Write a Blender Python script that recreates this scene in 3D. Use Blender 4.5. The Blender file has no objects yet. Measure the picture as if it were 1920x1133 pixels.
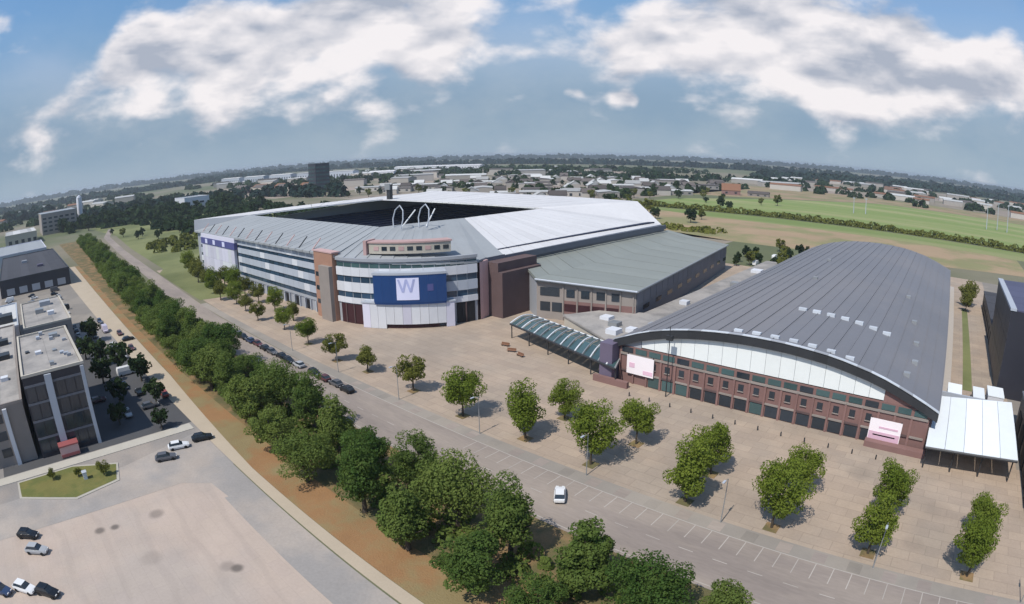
import bpy, math, random
import numpy as np
from mathutils import Vector, Matrix
R = math.radians
scene = bpy.context.scene
C = scene.collection

# ------------------------------------------------------------------ camera
# aerial camera with a fish-eye lens, 50 m above the forecourt
cd = bpy.data.cameras.new("camera")
cd.type = 'PANO'
cd.panorama_type = 'FISHEYE_EQUISOLID'
cd.sensor_fit = 'HORIZONTAL'
cd.sensor_width = 36.0
cd.fisheye_lens = 36.0 * 1140 / 1920
cd.fisheye_fov = R(175)
cd.clip_start = 0.5
cd.clip_end = 60000
cam = bpy.data.objects.new("camera", cd)
C.objects.link(cam)
cam.matrix_world = Matrix.Translation((0, 0, 50)) @ Matrix.Rotation(R(42), 4, 'Z') @ Matrix.Rotation(R(76), 4, 'X') @ Matrix.Rotation(R(-0.75), 4, 'Z')
scene.camera = cam

# ------------------------------------------------------------------ sun, exposure
SUN_EL = 54
sd = bpy.data.lights.new("sun", 'SUN')
sd.energy = 4.2
sd.angle = R(0.55)
sd.color = (1.0, 0.945, 0.85)
sun = bpy.data.objects.new("sun", sd)
sun.rotation_euler = (R(90 - SUN_EL), 0, R(2))
sun.location = (0, -200, 300)
C.objects.link(sun)
scene.render.engine = 'CYCLES'
scene.view_settings.view_transform = 'Standard'
scene.view_settings.look = 'None'
scene.view_settings.exposure = 0.02
scene.view_settings.gamma = 1
scene.view_settings.use_curve_mapping = False
scene.cycles.use_denoising = True
scene.cycles.max_bounces = 6
scene.cycles.diffuse_bounces = 3
scene.cycles.volume_bounces = 0
scene.cycles.transparent_max_bounces = 8

# ------------------------------------------------------------------ sky
world = bpy.data.worlds.new("World")
scene.world = world
world.use_nodes = True
nt = world.node_tree
nt.nodes.clear()


class G:
    """tiny node-graph writer"""
    def __init__(s, tree): s.t = tree
    def n(s, typ, **kw):
        nd = s.t.nodes.new(typ)
        for k, v in kw.items(): setattr(nd, k, v)
        return nd
    def put(s, sock, v):
        if isinstance(v, bpy.types.NodeSocket): s.t.links.new(v, sock)
        elif v is not None: sock.default_value = v
    def math(s, op, a, b=None, c=None, clamp=False):
        nd = s.n('ShaderNodeMath', operation=op, use_clamp=clamp)
        for i, v in enumerate((a, b, c)):
            if v is not None: s.put(nd.inputs[i], v)
        return nd.outputs[0]
    def vec(s, op, a, b=None, scale=None):
        nd = s.n('ShaderNodeVectorMath', operation=op)
        s.put(nd.inputs[0], a)
        if b is not None: s.put(nd.inputs[1], b)
        if scale is not None: s.put(nd.inputs['Scale'], scale)
        return nd.outputs['Value' if op in ('DOT_PRODUCT', 'LENGTH', 'DISTANCE') else 'Vector']
    def noise(s, v, scale, detail=4, rough=.55, dist=0):
        nd = s.n('ShaderNodeTexNoise')
        s.put(nd.inputs['Vector'], v)
        nd.inputs['Scale'].default_value = scale
        nd.inputs['Detail'].default_value = detail
        nd.inputs['Roughness'].default_value = rough
        nd.inputs['Distortion'].default_value = dist
        return nd.outputs['Fac']
    def maprange(s, v, a, b, c=0., d=1., smooth=True):
        nd = s.n('ShaderNodeMapRange', clamp=True)
        nd.interpolation_type = 'SMOOTHSTEP' if smooth else 'LINEAR'
        s.put(nd.inputs[0], v)
        for i, q in enumerate((a, b, c, d)): s.put(nd.inputs[i + 1], q)
        return nd.outputs[0]
    def mix(s, f, a, b, blend='MIX'):
        nd = s.n('ShaderNodeMix', data_type='RGBA', blend_type=blend)
        s.put(nd.inputs[0], f)
        for i, q in ((6, a), (7, b)):
            s.put(nd.inputs[i], tuple(q) + (1,) if isinstance(q, (tuple, list)) and len(q) == 3 else q)
        return nd.outputs[2]


g = G(nt)
tc = g.n('ShaderNodeTexCoord')
D = g.vec('NORMALIZE', tc.outputs['Generated'])
sepn = g.n('ShaderNodeSeparateXYZ'); g.put(sepn.inputs[0], D)
DX, DY, DZ = sepn.outputs
sky = g.n('ShaderNodeTexSky', sky_type='NISHITA')
sky.sun_disc = False
sky.sun_elevation = R(SUN_EL)
sky.sun_rotation = R(178)
sky.air_density = 1.0
sky.dust_density = 0.6
sky.ozone_density = 2.0


def bearing(az, el):   # az in degrees to the right of the lens axis
    a = R(42 - az); e = R(el)
    return (-math.sin(a) * math.cos(e), math.cos(a) * math.cos(e), math.sin(e))


# cumulus banks: bearing, elevation, angular radius (deg), weight
BANKS = [(-36, 12.5, 3.5, .45), (-33, 10.3, 5.2, .66), (-28, 11.5, 5.5, .66), (-22, 13.5, 5.5, .55), (-15, 11, 5.5, .55), (-12, 16, 6, .55),
         (-6, 13, 5, .6), (-2, 18, 7, .42), (-25, 9.3, 4, .4), (-40, 8, 4, .42), (-47, 6, 4.5, .34), (-8.5, 9.6, 3, .5), (-20, 8.2, 3, .3),
         (5, 12.5, 5, .22), (12, 10.5, 5, .5), (17, 14, 6, .62), (23, 11.3, 5.5, .68), (28, 14, 5, .5), (33, 10.8, 5.5, .72),
         (38, 12.5, 5, .6), (42, 9.5, 5, .65), (46, 10.3, 4, .65), (29, 8.2, 4.5, .6), (36, 8.3, 4.5, .55), (49, 9.3, 3.6, .65), (-42.5, 12.5, 2.4, .55),
         (5.5, 6.0, .75, .62), (6.5, 5.8, .6, .55), (9.9, 5.2, .8, .62), (11.0, 5.4, .9, .75), (11.7, 5.0, .6, .5), (-38, 17, 5, .3),
         (-44.5, 16.5, 6, -.55), (-47, 12, 5, -.4), (-31.5, 11, 2.2, -.35), (44, 19, 6, -.7), (30, 18.5, 3, -.4), (4, 9.5, 3, -.2), (-40, 17, 4, -.3), (-26, 16.5, 2.5, -.3)]
acc = None
for az, el, rad, wgt in BANKS:
    dt = g.vec('DOT_PRODUCT', D, bearing(az, el))
    k = 1.0 / (1 - math.cos(R(rad)))
    e = g.math('MULTIPLY', g.math('EXPONENT', g.math('MULTIPLY', g.math('SUBTRACT', dt, 1.0), k)), wgt)
    acc = e if acc is None else g.math('ADD', acc, e)
stretch = g.n('ShaderNodeCombineXYZ')
g.put(stretch.inputs[0], DX); g.put(stretch.inputs[1], DY); g.put(stretch.inputs[2], g.math('MULTIPLY', DZ, 1.9))
SV = stretch.outputs[0]
puff = g.noise(SV, 8.0, 7, .5, .1)
big = g.noise(SV, 3.0, 3, .5)
up = g.vec('ADD', SV, (0.0, 0.0, 0.035))
puff_up = g.noise(up, 8.0, 7, .5, .1)
lowpuff = g.noise(SV, 6.0, 2, .5)
lowpuff_up = g.noise(g.vec('ADD', SV, (0, 0, .06)), 6.0, 2, .5)
# away from the named banks the same field of cumulus goes on over the whole sky
field = g.math('MULTIPLY', g.maprange(big, .50, .66), .55)
amount = g.math('MAXIMUM', acc, g.math('MULTIPLY', field, g.maprange(DZ, .33, .45)))
dens = g.math('ADD', g.math('MULTIPLY', g.math('SUBTRACT', puff, .5), 2.5), amount)
cover = g.maprange(dens, .20, .84)
lit = g.math('ADD', g.math('MULTIPLY', g.math('SUBTRACT', puff, puff_up), 2.4), g.math('MULTIPLY', g.math('SUBTRACT', lowpuff, lowpuff_up), 2.8))
lit = g.math('ADD', lit, g.maprange(dens, .45, 1.6, .80, .60, False))
flat = g.n('ShaderNodeCombineXYZ')
g.put(flat.inputs[0], DX); g.put(flat.inputs[1], DY); g.put(flat.inputs[2], g.math('MULTIPLY', DZ, 5.0))
streak = g.noise(flat.outputs[0], 4.2, 4, .55, .2)
lit = g.math('SUBTRACT', lit, g.math('MULTIPLY', g.maprange(streak, .47, .66), .34))
lit = g.math('ADD', lit, g.math('MULTIPLY', g.math('SUBTRACT', puff, .5), .8), clamp=True)
ccol = g.mix(lit, (.42, .46, .55), (.93, .89, .90))
# greyish far cloud deck in the lowest degrees, all round
veil = g.maprange(DZ, .07, .37, .93, .08)
wisps = g.noise(SV, 5.0, 5, .6)
vcol = g.mix(g.maprange(wisps, .35, .7), (.255, .35, .475), (.33, .41, .51))
strat = g.math('MULTIPLY', g.maprange(g.noise(SV, 3.4, 4, .5, .3), .38, .62), g.maprange(DZ, .08, .2))
vcol = g.mix(g.math('MULTIPLY', strat, .55), vcol, (.50, .53, .62))
vcol = g.mix(g.maprange(DZ, .0, .06, .55, 0.), vcol, (.40, .49, .60))
b_sky = g.n('ShaderNodeBackground'); g.put(b_sky.inputs[0], g.mix(1.0, sky.outputs[0], (.72, 1.04, 1.22), 'MULTIPLY')); b_sky.inputs[1].default_value = .12
b_veil = g.n('ShaderNodeBackground'); g.put(b_veil.inputs[0], vcol); b_veil.inputs[1].default_value = .98
b_cl = g.n('ShaderNodeBackground'); g.put(b_cl.inputs[0], ccol); b_cl.inputs[1].default_value = 1.0
m1 = g.n('ShaderNodeMixShader'); g.put(m1.inputs[0], g.math('MAXIMUM', veil, g.math('MULTIPLY', strat, .34))); g.put(m1.inputs[1], b_sky.outputs[0]); g.put(m1.inputs[2], b_veil.outputs[0])
m2 = g.n('ShaderNodeMixShader'); g.put(m2.inputs[0], g.math('MULTIPLY', cover, .96)); g.put(m2.inputs[1], m1.outputs[0]); g.put(m2.inputs[2], b_cl.outputs[0])
wo = g.n('ShaderNodeOutputWorld'); g.put(wo.inputs[0], m2.outputs[0])

# ------------------------------------------------------------------ materials


def mat(name, col, rough=.8, var=.14, scale=.35, fine=3.0, metal=0., spec=.35, rnd=.10, tint=None, tint_scale=.05, bump=0., bump_scale=4., aniso=None):
    m = bpy.data.materials.new(name)
    m.use_nodes = True
    t = m.node_tree
    t.nodes.clear()
    q = G(t)
    pos = q.n('ShaderNodeNewGeometry').outputs['Position']
    if aniso: pos = q.vec('MULTIPLY', pos, aniso)
    a = q.noise(pos, scale, 4, .6)
    b = q.noise(pos, fine, 3, .6)
    f = q.math('ADD', q.math('MULTIPLY', q.math('SUBTRACT', a, .5), 2.2 * var), q.math('MULTIPLY', q.math('SUBTRACT', b, .5), 1.4 * var))
    oi = q.n('ShaderNodeObjectInfo').outputs['Random']
    f = q.math('ADD', f, q.math('MULTIPLY', q.math('SUBTRACT', oi, .5), 2 * rnd))
    base = tuple(col)
    if tint:
        base = q.mix(q.maprange(q.noise(pos, tint_scale, 4, .6), .42, .62), col, tint)
    c = q.mix(1.0, base, q.n('ShaderNodeCombineXYZ').outputs[0], 'MULTIPLY')
    comb = [nd for nd in t.nodes if nd.type == 'COMBXYZ'][0]
    fac = q.math('ADD', f, 1.0)
    for i in range(3): q.put(comb.inputs[i], fac)
    p = q.n('ShaderNodeBsdfPrincipled')
    q.put(p.inputs['Base Color'], c)
    p.inputs['Roughness'].default_value = rough
    p.inputs['Metallic'].default_value = metal
    p.inputs['Specular IOR Level'].default_value = spec
    if bump:
        bp = q.n('ShaderNodeBump')
        bp.inputs['Strength'].default_value = bump
        bp.inputs['Distance'].default_value = .3
        q.put(bp.inputs['Height'], q.noise(pos, bump_scale, 4, .6))
        q.put(p.inputs['Normal'], bp.outputs[0])
    o = q.n('ShaderNodeOutputMaterial')
    q.put(o.inputs[0], p.outputs[0])
    return m


def leaf_mat(name, c1, c2, trans=.25):
    m = bpy.data.materials.new(name)
    m.use_nodes = True
    t = m.node_tree
    t.nodes.clear()
    q = G(t)
    pos = q.n('ShaderNodeNewGeometry').outputs['Position']
    oi = q.n('ShaderNodeObjectInfo').outputs['Random']
    f = q.math('ADD', q.math('MULTIPLY', q.noise(pos, .55, 3, .6), .9), q.math('MULTIPLY', oi, .65))
    col = q.mix(q.maprange(f, .3, 1.2, smooth=False), c1, c2)
    d = q.n('ShaderNodeBsdfDiffuse'); q.put(d.inputs[0], col)
    tr = q.n('ShaderNodeBsdfTranslucent'); q.put(tr.inputs[0], q.mix(.5, col, (.12, .16, .02)))
    mx = q.n('ShaderNodeMixShader'); mx.inputs[0].default_value = trans
    q.put(mx.inputs[1], d.outputs[0]); q.put(mx.inputs[2], tr.outputs[0])
    o = q.n('ShaderNodeOutputMaterial'); q.put(o.inputs[0], mx.outputs[0])
    return m


def paving_mat(name, col, joint, step, rough=.85, var=.12, tint=None, stains=(), c2=(.86, 1.08), mort=.86, sweeps=False):
    """slabs with thin joints running along and across the site axes"""
    m = mat(name, col, rough, var, .12, 2.2, tint=tint, tint_scale=.035, rnd=0)
    t = m.node_tree
    q = G(t)
    p = [n for n in t.nodes if n.type == 'BSDF_PRINCIPLED'][0]
    src = p.inputs['Base Color'].links[0].from_socket
    pos = q.n('ShaderNodeNewGeometry').outputs['Position']
    br = q.n('ShaderNodeTexBrick', offset=.5)
    br.inputs['Scale'].default_value = 1.0
    br.inputs['Brick Width'].default_value = step * 2
    br.inputs['Row Height'].default_value = step
    br.inputs['Mortar Size'].default_value = joint
    br.inputs['Mortar Smooth'].default_value = .2
    br.inputs['Color1'].default_value = (c2[0], c2[0], c2[0] * 1.01, 1)
    br.inputs['Color2'].default_value = (c2[1], c2[1], c2[1] * .99, 1)
    br.inputs['Mortar'].default_value = (mort, mort, mort, 1)
    q.put(br.inputs['Vector'], pos)
    c = q.mix(1.0, src, br.outputs[0], 'MULTIPLY')
    if sweeps:
        # tyre-polished sweeps
        w = q.n('ShaderNodeTexWave', wave_type='RINGS')
        w.inputs['Scale'].default_value = .045; w.inputs['Distortion'].default_value = 6; w.inputs['Detail'].default_value = 3; w.inputs['Detail Scale'].default_value = .6
        q.put(w.inputs['Vector'], q.vec('ADD', pos, (140., 30., 0.)))
        c = q.mix(q.maprange(w.outputs['Fac'], .88, .99, 0., .11), c, (.22, .185, .165))
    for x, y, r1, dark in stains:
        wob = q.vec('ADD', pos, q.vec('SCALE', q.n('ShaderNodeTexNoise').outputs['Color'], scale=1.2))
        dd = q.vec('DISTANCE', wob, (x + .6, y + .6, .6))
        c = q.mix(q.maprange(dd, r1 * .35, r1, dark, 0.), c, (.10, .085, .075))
    t.links.new(c, p.inputs['Base Color'])
    return m


M = {}
M['white'] = mat('white_cladding', (.60, .61, .65), .5, .06, rnd=.07)
M['roofwhite'] = mat('white_roof_sheet', (.60, .59, .60), .6, .10, .06, .7, rnd=.05)
M['roofgrey'] = mat('grey_roof_sheet', (.30, .315, .33), .6, .12, .08, .9, rnd=.03)
M['roofpale'] = mat('pale_roof_felt', (.33, .305, .285), .9, .24, .15, 1.0, tint=(.25, .235, .225), tint_scale=.12)
M['rooflead'] = mat('slate_blue_roof_sheet', (.168, .170, .190), .6, .07, .05, .8, rnd=.02, tint=(.186, .182, .196), tint_scale=.02)
M['roofgreen'] = mat('grey_green_roof_sheet', (.235, .25, .232), .55, .08, .08, .8, rnd=.05)
M['roofdark'] = mat('dark_roof_felt', (.055, .055, .065), .85, .2, .1)
M['slate'] = mat('slate_cladding', (.14, .145, .17), .55, .08)
M['charcoal'] = mat('charcoal_cladding', (.03, .03, .04), .45, .2, .1)
M['brick'] = mat('red_brown_brick', (.215, .125, .115), .9, .16, .3, 5.0)
M['brickdark'] = mat('dark_brick', (.105, .07, .07), .9, .16, .3, 5.0)
M['orange'] = mat('orange_brick', (.36, .20, .14), .9, .14, .3, 5.0)
M['greybrick'] = mat('grey_brown_brick', (.27, .235, .215), .9, .12, .3, 5.0)
M['beige'] = mat('beige_render', (.46, .42, .36), .9, .1)
M['pinkish'] = mat('pinkish_trim', (.45, .30, .29), .8, .1)
M['grey'] = mat('grey_cladding', (.33, .345, .38), .55, .07, rnd=.06)
M['palegrey'] = mat('pale_grey_cladding', (.41, .44, .50), .5, .06, rnd=.07)
M['lilac'] = mat('lilac_white_panel', (.57, .56, .66), .5, .05)
M['glass'] = mat('dark_glass', (.022, .032, .045), .12, .2, spec=.6, rnd=.2)
M['glassblue'] = mat('blue_grey_glass', (.03, .06, .10), .12, .2, spec=.6, rnd=.25)
M['glassgreen'] = mat('green_grey_glass', (.05, .095, .10), .2, .2, spec=.6, rnd=.2)
M['maroon'] = mat('maroon_shutter', (.045, .014, .018), .6, .2)
M['black'] = mat('black_recess', (.012, .012, .015), .7, .2)
M['blue'] = mat('blue_sign_face', (.014, .05, .165), .4, .06, rnd=.02)
M['fascia'] = mat('violet_blue_fascia', (.075, .08, .22), .5, .08)
M['navy'] = mat('navy_seats', (.015, .02, .05), .6, .2)
M['signwhite'] = mat('pale_lilac_print', (.62, .63, .82), .5, .03)
M['signmid'] = mat('mid_lilac_print', (.38, .41, .66), .5, .03)
M['bannerw'] = mat('white_banner_cloth', (.80, .74, .77), .7, .03)
M['bannerp'] = mat('pink_banner_cloth', (.68, .45, .56), .7, .05)
M['bannerd'] = mat('rose_banner_print', (.55, .22, .34), .7, .05)
M['poly'] = mat('translucent_white_sheet', (.76, .79, .79), .4, .04, .4, 2.0, rnd=.025)
M['canvas'] = mat('white_canopy_membrane', (.74, .77, .79), .5, .05)
M['steelw'] = mat('white_steel', (.70, .71, .73), .45, .05)
M['steeld'] = mat('dark_steel', (.035, .037, .042), .45, .1)
M['steelg'] = mat('galvanised_steel', (.34, .35, .36), .4, .08, metal=.4)
M['tyre'] = mat('tyre_rubber', (.012, .012, .012), .8, .1)
M['lamp'] = mat('headlight_glass', (.6, .6, .6), .2, .02)
M['bark'] = mat('bark', (.07, .055, .04), .9, .2, 2)
M['leaf'] = leaf_mat('deep_green_leaves', (.055, .115, .030), (.195, .245, .065), .48)
M['leafy'] = leaf_mat('fresh_green_leaves', (.115, .175, .024), (.235, .285, .052), .5)
M['leafd'] = leaf_mat('dark_green_leaves', (.014, .030, .016), (.040, .062, .024), .15)
M['leafo'] = leaf_mat('olive_leaves', (.105, .118, .026), (.20, .205, .05), .4)
M['leaffar'] = leaf_mat('far_wood_leaves', (.012, .026, .024), (.028, .048, .038), .1)
M['ground'] = mat('farmland', (.10, .115, .055), .95, .22, .004, .08, tint=(.19, .165, .12), tint_scale=.0022)
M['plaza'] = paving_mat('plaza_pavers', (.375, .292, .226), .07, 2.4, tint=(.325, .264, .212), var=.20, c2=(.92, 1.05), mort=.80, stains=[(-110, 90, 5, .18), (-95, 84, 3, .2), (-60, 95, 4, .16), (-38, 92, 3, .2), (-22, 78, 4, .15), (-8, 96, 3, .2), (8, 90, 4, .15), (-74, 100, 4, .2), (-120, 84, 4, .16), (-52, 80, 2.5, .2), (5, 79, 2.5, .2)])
M['court'] = paving_mat('pale_concrete_blocks', (.435, .350, .295), .02, 2.0, var=.14, tint=(.385, .325, .285), c2=(.985, 1.012), sweeps=True, stains=[(-87, 2.2, 1.3, .75), (-86.6, 4.9, 1.1, .8), (-86.2, 12.6, 1.9, .5), (-65.6, 18.2, 1.3, .8), (-66.8, 17.2, 1.6, .35), (-75, 8, 2.5, .2), (-60, 6, 3, .2)])
M['asphalt'] = mat('worn_asphalt', (.23, .205, .18), .9, .12, .12, 3.0, tint=(.28, .245, .21), tint_scale=.05)
M['asphaltb'] = mat('bluish_asphalt', (.265, .245, .232), .9, .22, .10, 2.2, tint=(.35, .30, .262), tint_scale=.045)
M['asphalt_shade'] = mat('shade_toned_asphalt', (.07, .07, .075), .9, .14, .12, 3.0)  # asphalt with the office block's shadow put into its colour
M['brickroad'] = mat('grey_brown_clinker_road', (.325, .272, .234), .9, .2, .10, 1.6, tint=(.265, .222, .198), tint_scale=.07, aniso=(.35, 1.6, 1))
M['pathtan'] = mat('sandy_footpath', (.40, .33, .25), .95, .12, .15, 3.0)
M['verge'] = mat('dry_orange_verge', (.30, .165, .075), .95, .18, .2, 3.5, tint=(.24, .185, .09), tint_scale=.10, bump=.4)
M['bed'] = mat('dark_soil_and_grass', (.13, .115, .05), .95, .2, .25, 3.0, tint=(.26, .165, .08), tint_scale=.15, bump=.4)  # dark soil and grass with patches of orange soil
M['lawn'] = mat('olive_lawn', (.18, .165, .05), .95, .16, .3, 3.0, tint=(.13, .14, .04), tint_scale=.2, bump=.3)
M['meadow'] = mat('pale_green_meadow', (.175, .185, .075), .95, .2, .02, .4, tint=(.11, .125, .045), tint_scale=.012)
M['field'] = mat('green_field', (.17, .225, .065), .95, .2, .008, .25, tint=(.235, .245, .105), tint_scale=.008, aniso=(.3, 2.5, 1))
M['dirt'] = mat('bare_tan_ground', (.30, .215, .135), .95, .16, .03, .5, tint=(.20, .19, .09), tint_scale=.02)
M['paleland'] = mat('pale_brown_land', (.29, .235, .195), .95, .22, .01, .12, tint=(.19, .175, .12), tint_scale=.006)
M['line'] = mat('worn_road_paint', (.39, .35, .315), .8, .12, 1, 5)
M['kerb'] = mat('concrete_kerb', (.42, .39, .34), .9, .1, .5, 4)
M['seam'] = mat('roof_vent_white', (.52, .55, .60), .5, .06)
M['tile'] = mat('brown_roof_tiles', (.20, .10, .06), .9, .15, .5)
M['tiledark'] = mat('dark_roof_tiles', (.10, .085, .08), .9, .15, .5, rnd=.3)
M['tilelight'] = mat('light_flat_roofs', (.42, .42, .42), .85, .12, .1, rnd=.28)
M['wallfar'] = mat('far_pale_walls', (.38, .35, .32), .9, .1, .1, rnd=.28)
M['redcontainer'] = mat('faded_red_paint', (.30, .09, .09), .5, .1)
M['rose'] = mat('pale_rose_paint', (.50, .33, .32), .6, .1)
M['bluesheet'] = mat('blue_roof_sheet', (.075, .075, .13), .5, .1)
M['purple'] = mat('grey_violet_panel', (.12, .10, .15), .6, .1)
CAR = {k: mat('car_paint_' + k, c, .28, .02, spec=.5, rnd=.0) for k, c in dict(black=(.010, .011, .014), white=(.70, .70, .71), silver=(.36, .37, .39), blue=(.03, .05, .11), red=(.28, .045, .03), grey=(.09, .09, .10), maroon=(.09, .03, .035), lilac=(.48, .44, .54)).items()}

# ------------------------------------------------------------------ builders


class MB:
    def __init__(s): s.v, s.f, s.m = [], [], []
    def face(s, pts, mi=0):
        n = len(s.v); s.v += [tuple(p) for p in pts]; s.f.append(tuple(range(n, n + len(pts)))); s.m.append(mi)
    def box(s, x0, x1, y0, y1, z0, z1, mi=0):
        s.prism([(x0, y0), (x1, y0), (x1, y1), (x0, y1)], z0, z1, mi); return s
    def prism(s, poly, z0, z1, mi=0, top=None):
        n = len(s.v); k = len(poly)
        zb = z0 if hasattr(z0, '__len__') else [z0] * k
        zt = z1 if hasattr(z1, '__len__') else [z1] * k
        a = sum(poly[i][0] * poly[(i + 1) % k][1] - poly[(i + 1) % k][0] * poly[i][1] for i in range(k))
        if a < 0: poly, zb, zt = poly[::-1], list(zb)[::-1], list(zt)[::-1]
        s.v += [(p[0], p[1], z) for p, z in zip(poly, zb)] + [(p[0], p[1], z) for p, z in zip(poly, zt)]
        s.f.append(tuple(range(n + k - 1, n - 1, -1))); s.m.append(mi)
        s.f.append(tuple(range(n + k, n + 2 * k))); s.m.append(mi if top is None else top)
        for i in range(k):
            j = (i + 1) % k
            s.f.append((n + i, n + j, n + k + j, n + k + i)); s.m.append(mi)
        return s
    def tube(s, pts, r, k=8, mi=0):
        pts = [Vector(p) for p in pts]; rr = r if hasattr(r, '__len__') else [r] * len(pts)
        n = len(s.v)
        for i, p in enumerate(pts):
            d = (pts[min(i + 1, len(pts) - 1)] - pts[max(i - 1, 0)]).normalized()
            a = d.orthogonal().normalized(); b = d.cross(a)
            if i and a.dot(pa) < 0: a, b = -a, -b
            if i:
                a = (pa - d * pa.dot(d)).normalized(); b = d.cross(a)
            pa = a
            for q in range(k):
                w = 2 * math.pi * q / k
                s.v.append(tuple(p + (a * math.cos(w) + b * math.sin(w)) * rr[i]))
        for i in range(len(pts) - 1):
            for q in range(k):
                s.f.append((n + i * k + q, n + i * k + (q + 1) % k, n + (i + 1) * k + (q + 1) % k, n + (i + 1) * k + q)); s.m.append(mi)
        s.f.append(tuple(n + q for q in range(k - 1, -1, -1))); s.m.append(mi)
        e = n + (len(pts) - 1) * k
        s.f.append(tuple(e + q for q in range(k))); s.m.append(mi)
        return s
    def mesh(s, name, mats):
        me = bpy.data.meshes.new(name)
        me.from_pydata(s.v, [], s.f)
        for m in (mats if isinstance(mats, (list, tuple)) else [mats]): me.materials.append(m)
        if any(s.m): me.polygons.foreach_set('material_index', s.m)
        me.update()
        return me
    def build(s, name, mats, parent=None):
        """vertices are site coordinates; they are moved to be relative to the parent"""
        if parent is not None:
            L = parent.get('_o', (0, 0, 0))
            s.v = [(a - L[0], b - L[1], c - L[2]) for a, b, c in s.v]
        o = bpy.data.objects.new(name, s.mesh(name, mats))
        C.objects.link(o)
        if parent is not None:
            o.parent = parent
            o['_o'] = parent.get('_o', (0, 0, 0))
        return o


def box(name, x0, x1, y0, y1, z0, z1, m, parent=None):
    return MB().box(x0, x1, y0, y1, z0, z1).build(name, m, parent)


def tag(o, label, cat, group=None):
    o['label'] = label; o['category'] = cat
    if group: o['group'] = group
    return o


def thing(name, label, cat, loc=(0, 0, 0), group=None, rotz=0):
    o = bpy.data.objects.new(name, None)
    o.empty_display_size = .5
    C.objects.link(o)
    o.location = loc; o.rotation_euler = (0, 0, rotz)
    o['_o'] = tuple(loc)
    return tag(o, label, cat, group)


def child(name, mesh, parent, loc=(0, 0, 0), rotz=0, scale=None, material=None):
    o = bpy.data.objects.new(name, mesh)
    C.objects.link(o)
    o.parent = parent; o.location = loc; o.rotation_euler = (0, 0, rotz)
    if scale: o.scale = scale
    if material:
        o.material_slots[0].link = 'OBJECT'; o.material_slots[0].material = material
    return o


def sheet(name, poly, z, m, kind='structure'):
    k = len(poly)
    a = sum(poly[i][0] * poly[(i + 1) % k][1] - poly[(i + 1) % k][0] * poly[i][1] for i in range(k))
    if a < 0: poly = poly[::-1]
    mb = MB(); mb.face([(x, y, z) for x, y in poly])
    o = mb.build(name, m)
    o['kind'] = kind
    return o


def ribbon(name, line, w0, w1, z, m, taper=None):
    """strip along a polyline, w0 and w1 metres to its two sides"""
    L = [Vector((p[0], p[1])) for p in line]
    lo, hi = [], []
    for i, p in enumerate(L):
        d = (L[min(i + 1, len(L) - 1)] - L[max(i - 1, 0)]).normalized()
        nrm = Vector((-d.y, d.x))
        f = taper[i] if taper else 1
        lo.append(p + nrm * w0 * f); hi.append(p + nrm * w1 * f)
    mb = MB()
    for i in range(len(L) - 1):
        mb.face([(*lo[i], z), (*lo[i + 1], z), (*hi[i + 1], z), (*hi[i], z)])
    o = mb.build(name, m)
    o['kind'] = 'structure'
    return o


# ------------------------------------------------------------------ ground
rng = random.Random(7)
sheet('ground', [(-15000, -15000), (15000, -15000), (15000, 15000), (-15000, 15000)], 0, M['ground'])
z1, z2, z3 = .02, .04, .06
# estate south-west of the tree row
sheet('yard_pavement', [(-420, -90), (-94, -90), (-94, 33), (-420, 33)], z1, M['asphaltb'])
sheet('shade_toned_yard', [(-192, 10.3), (-160, 10.3), (-160, -14), (-117.5, -14), (-117.5, 31), (-192, 31)], z2, M['asphalt_shade'])  # yard asphalt coloured darker to carry the shadow cast by the office block
sheet('far_yard', [(-345, -14), (-238, -14), (-238, 30), (-345, 30)], z2, M['asphalt'])
sheet('parking_lot', [(-94.4, -90), (60, -90), (60, 28), (-94.4, 28)], z1, M['court'])
sheet('cross_road', [(-105.5, -90), (-94.2, -90), (-93.4, 20), (-90, 24.5), (-84, 25.2), (-84, 30.6), (-112, 30.6), (-106.6, 12)], z2, M['asphaltb'])
sheet('service_road', [(-84, 24.5), (60, 24.5), (60, 30.4), (-84, 30.6)], z2, M['asphaltb'])
sheet('footpath', [(-420, 28.5), (-112, 30.8), (60, 30.8), (60, 32.6), (-90, 32.8), (-150, 36.0), (-420, 41)], z3, M['pathtan'])
sheet('verge', [(-420, 41.2), (-150, 36.2), (-112, 32.9), (60, 32.7), (60, 40), (-420, 46)], z1, M['verge'])
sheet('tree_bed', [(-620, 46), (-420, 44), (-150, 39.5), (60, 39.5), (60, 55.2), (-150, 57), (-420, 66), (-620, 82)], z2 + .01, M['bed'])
for x0, x1 in ((-113.6, -106.0),):
    MB().box(-117, -113.8, -60, 30, 0, .13).build('kerb', M['kerb'])['kind'] = 'structure'
# main road between the rows, bending away to the left in the distance
ML = [(70, 62), (-130, 62), (-200, 64.5), (-307, 73.5), (-461, 84), (-600, 96), (-700, 118)]
ribbon('road', ML, 6.0, -6.0, z3 + .02, M['brickroad'], (1, 1, .85, .62, .55, .55, .55))
sheet('lawn', [(-330, 84), (-318, 78.6), (-250, 74.4), (-232, 73.6), (-226, 93), (-330, 97)], z3, M['meadow'])
ribbon('sidewalk', [(70, 69.6), (-130, 69.6), (-200, 71.6), (-225, 72.6)], 1.5, -1.4, z3 + .01, M['asphalt'])
sheet('plaza', [(-330, 80), (-200, 73), (-130, 70.9), (70, 70.9), (70, 110), (24, 112), (24, 330), (4, 330), (4, 140), (-72, 130), (-72, 270), (-131, 270), (-127, 126), (-160, 99), (-330, 99)], z2, M['plaza'])
ribbon('road_edge_line', [(70, 68.0), (-130, 68.0)], .09, -.09, z3 + .035, M['line'])
ribbon('road_edge_line', [(70, 56.6), (-130, 56.6)], .09, -.09, z3 + .035, M['line'])
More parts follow.
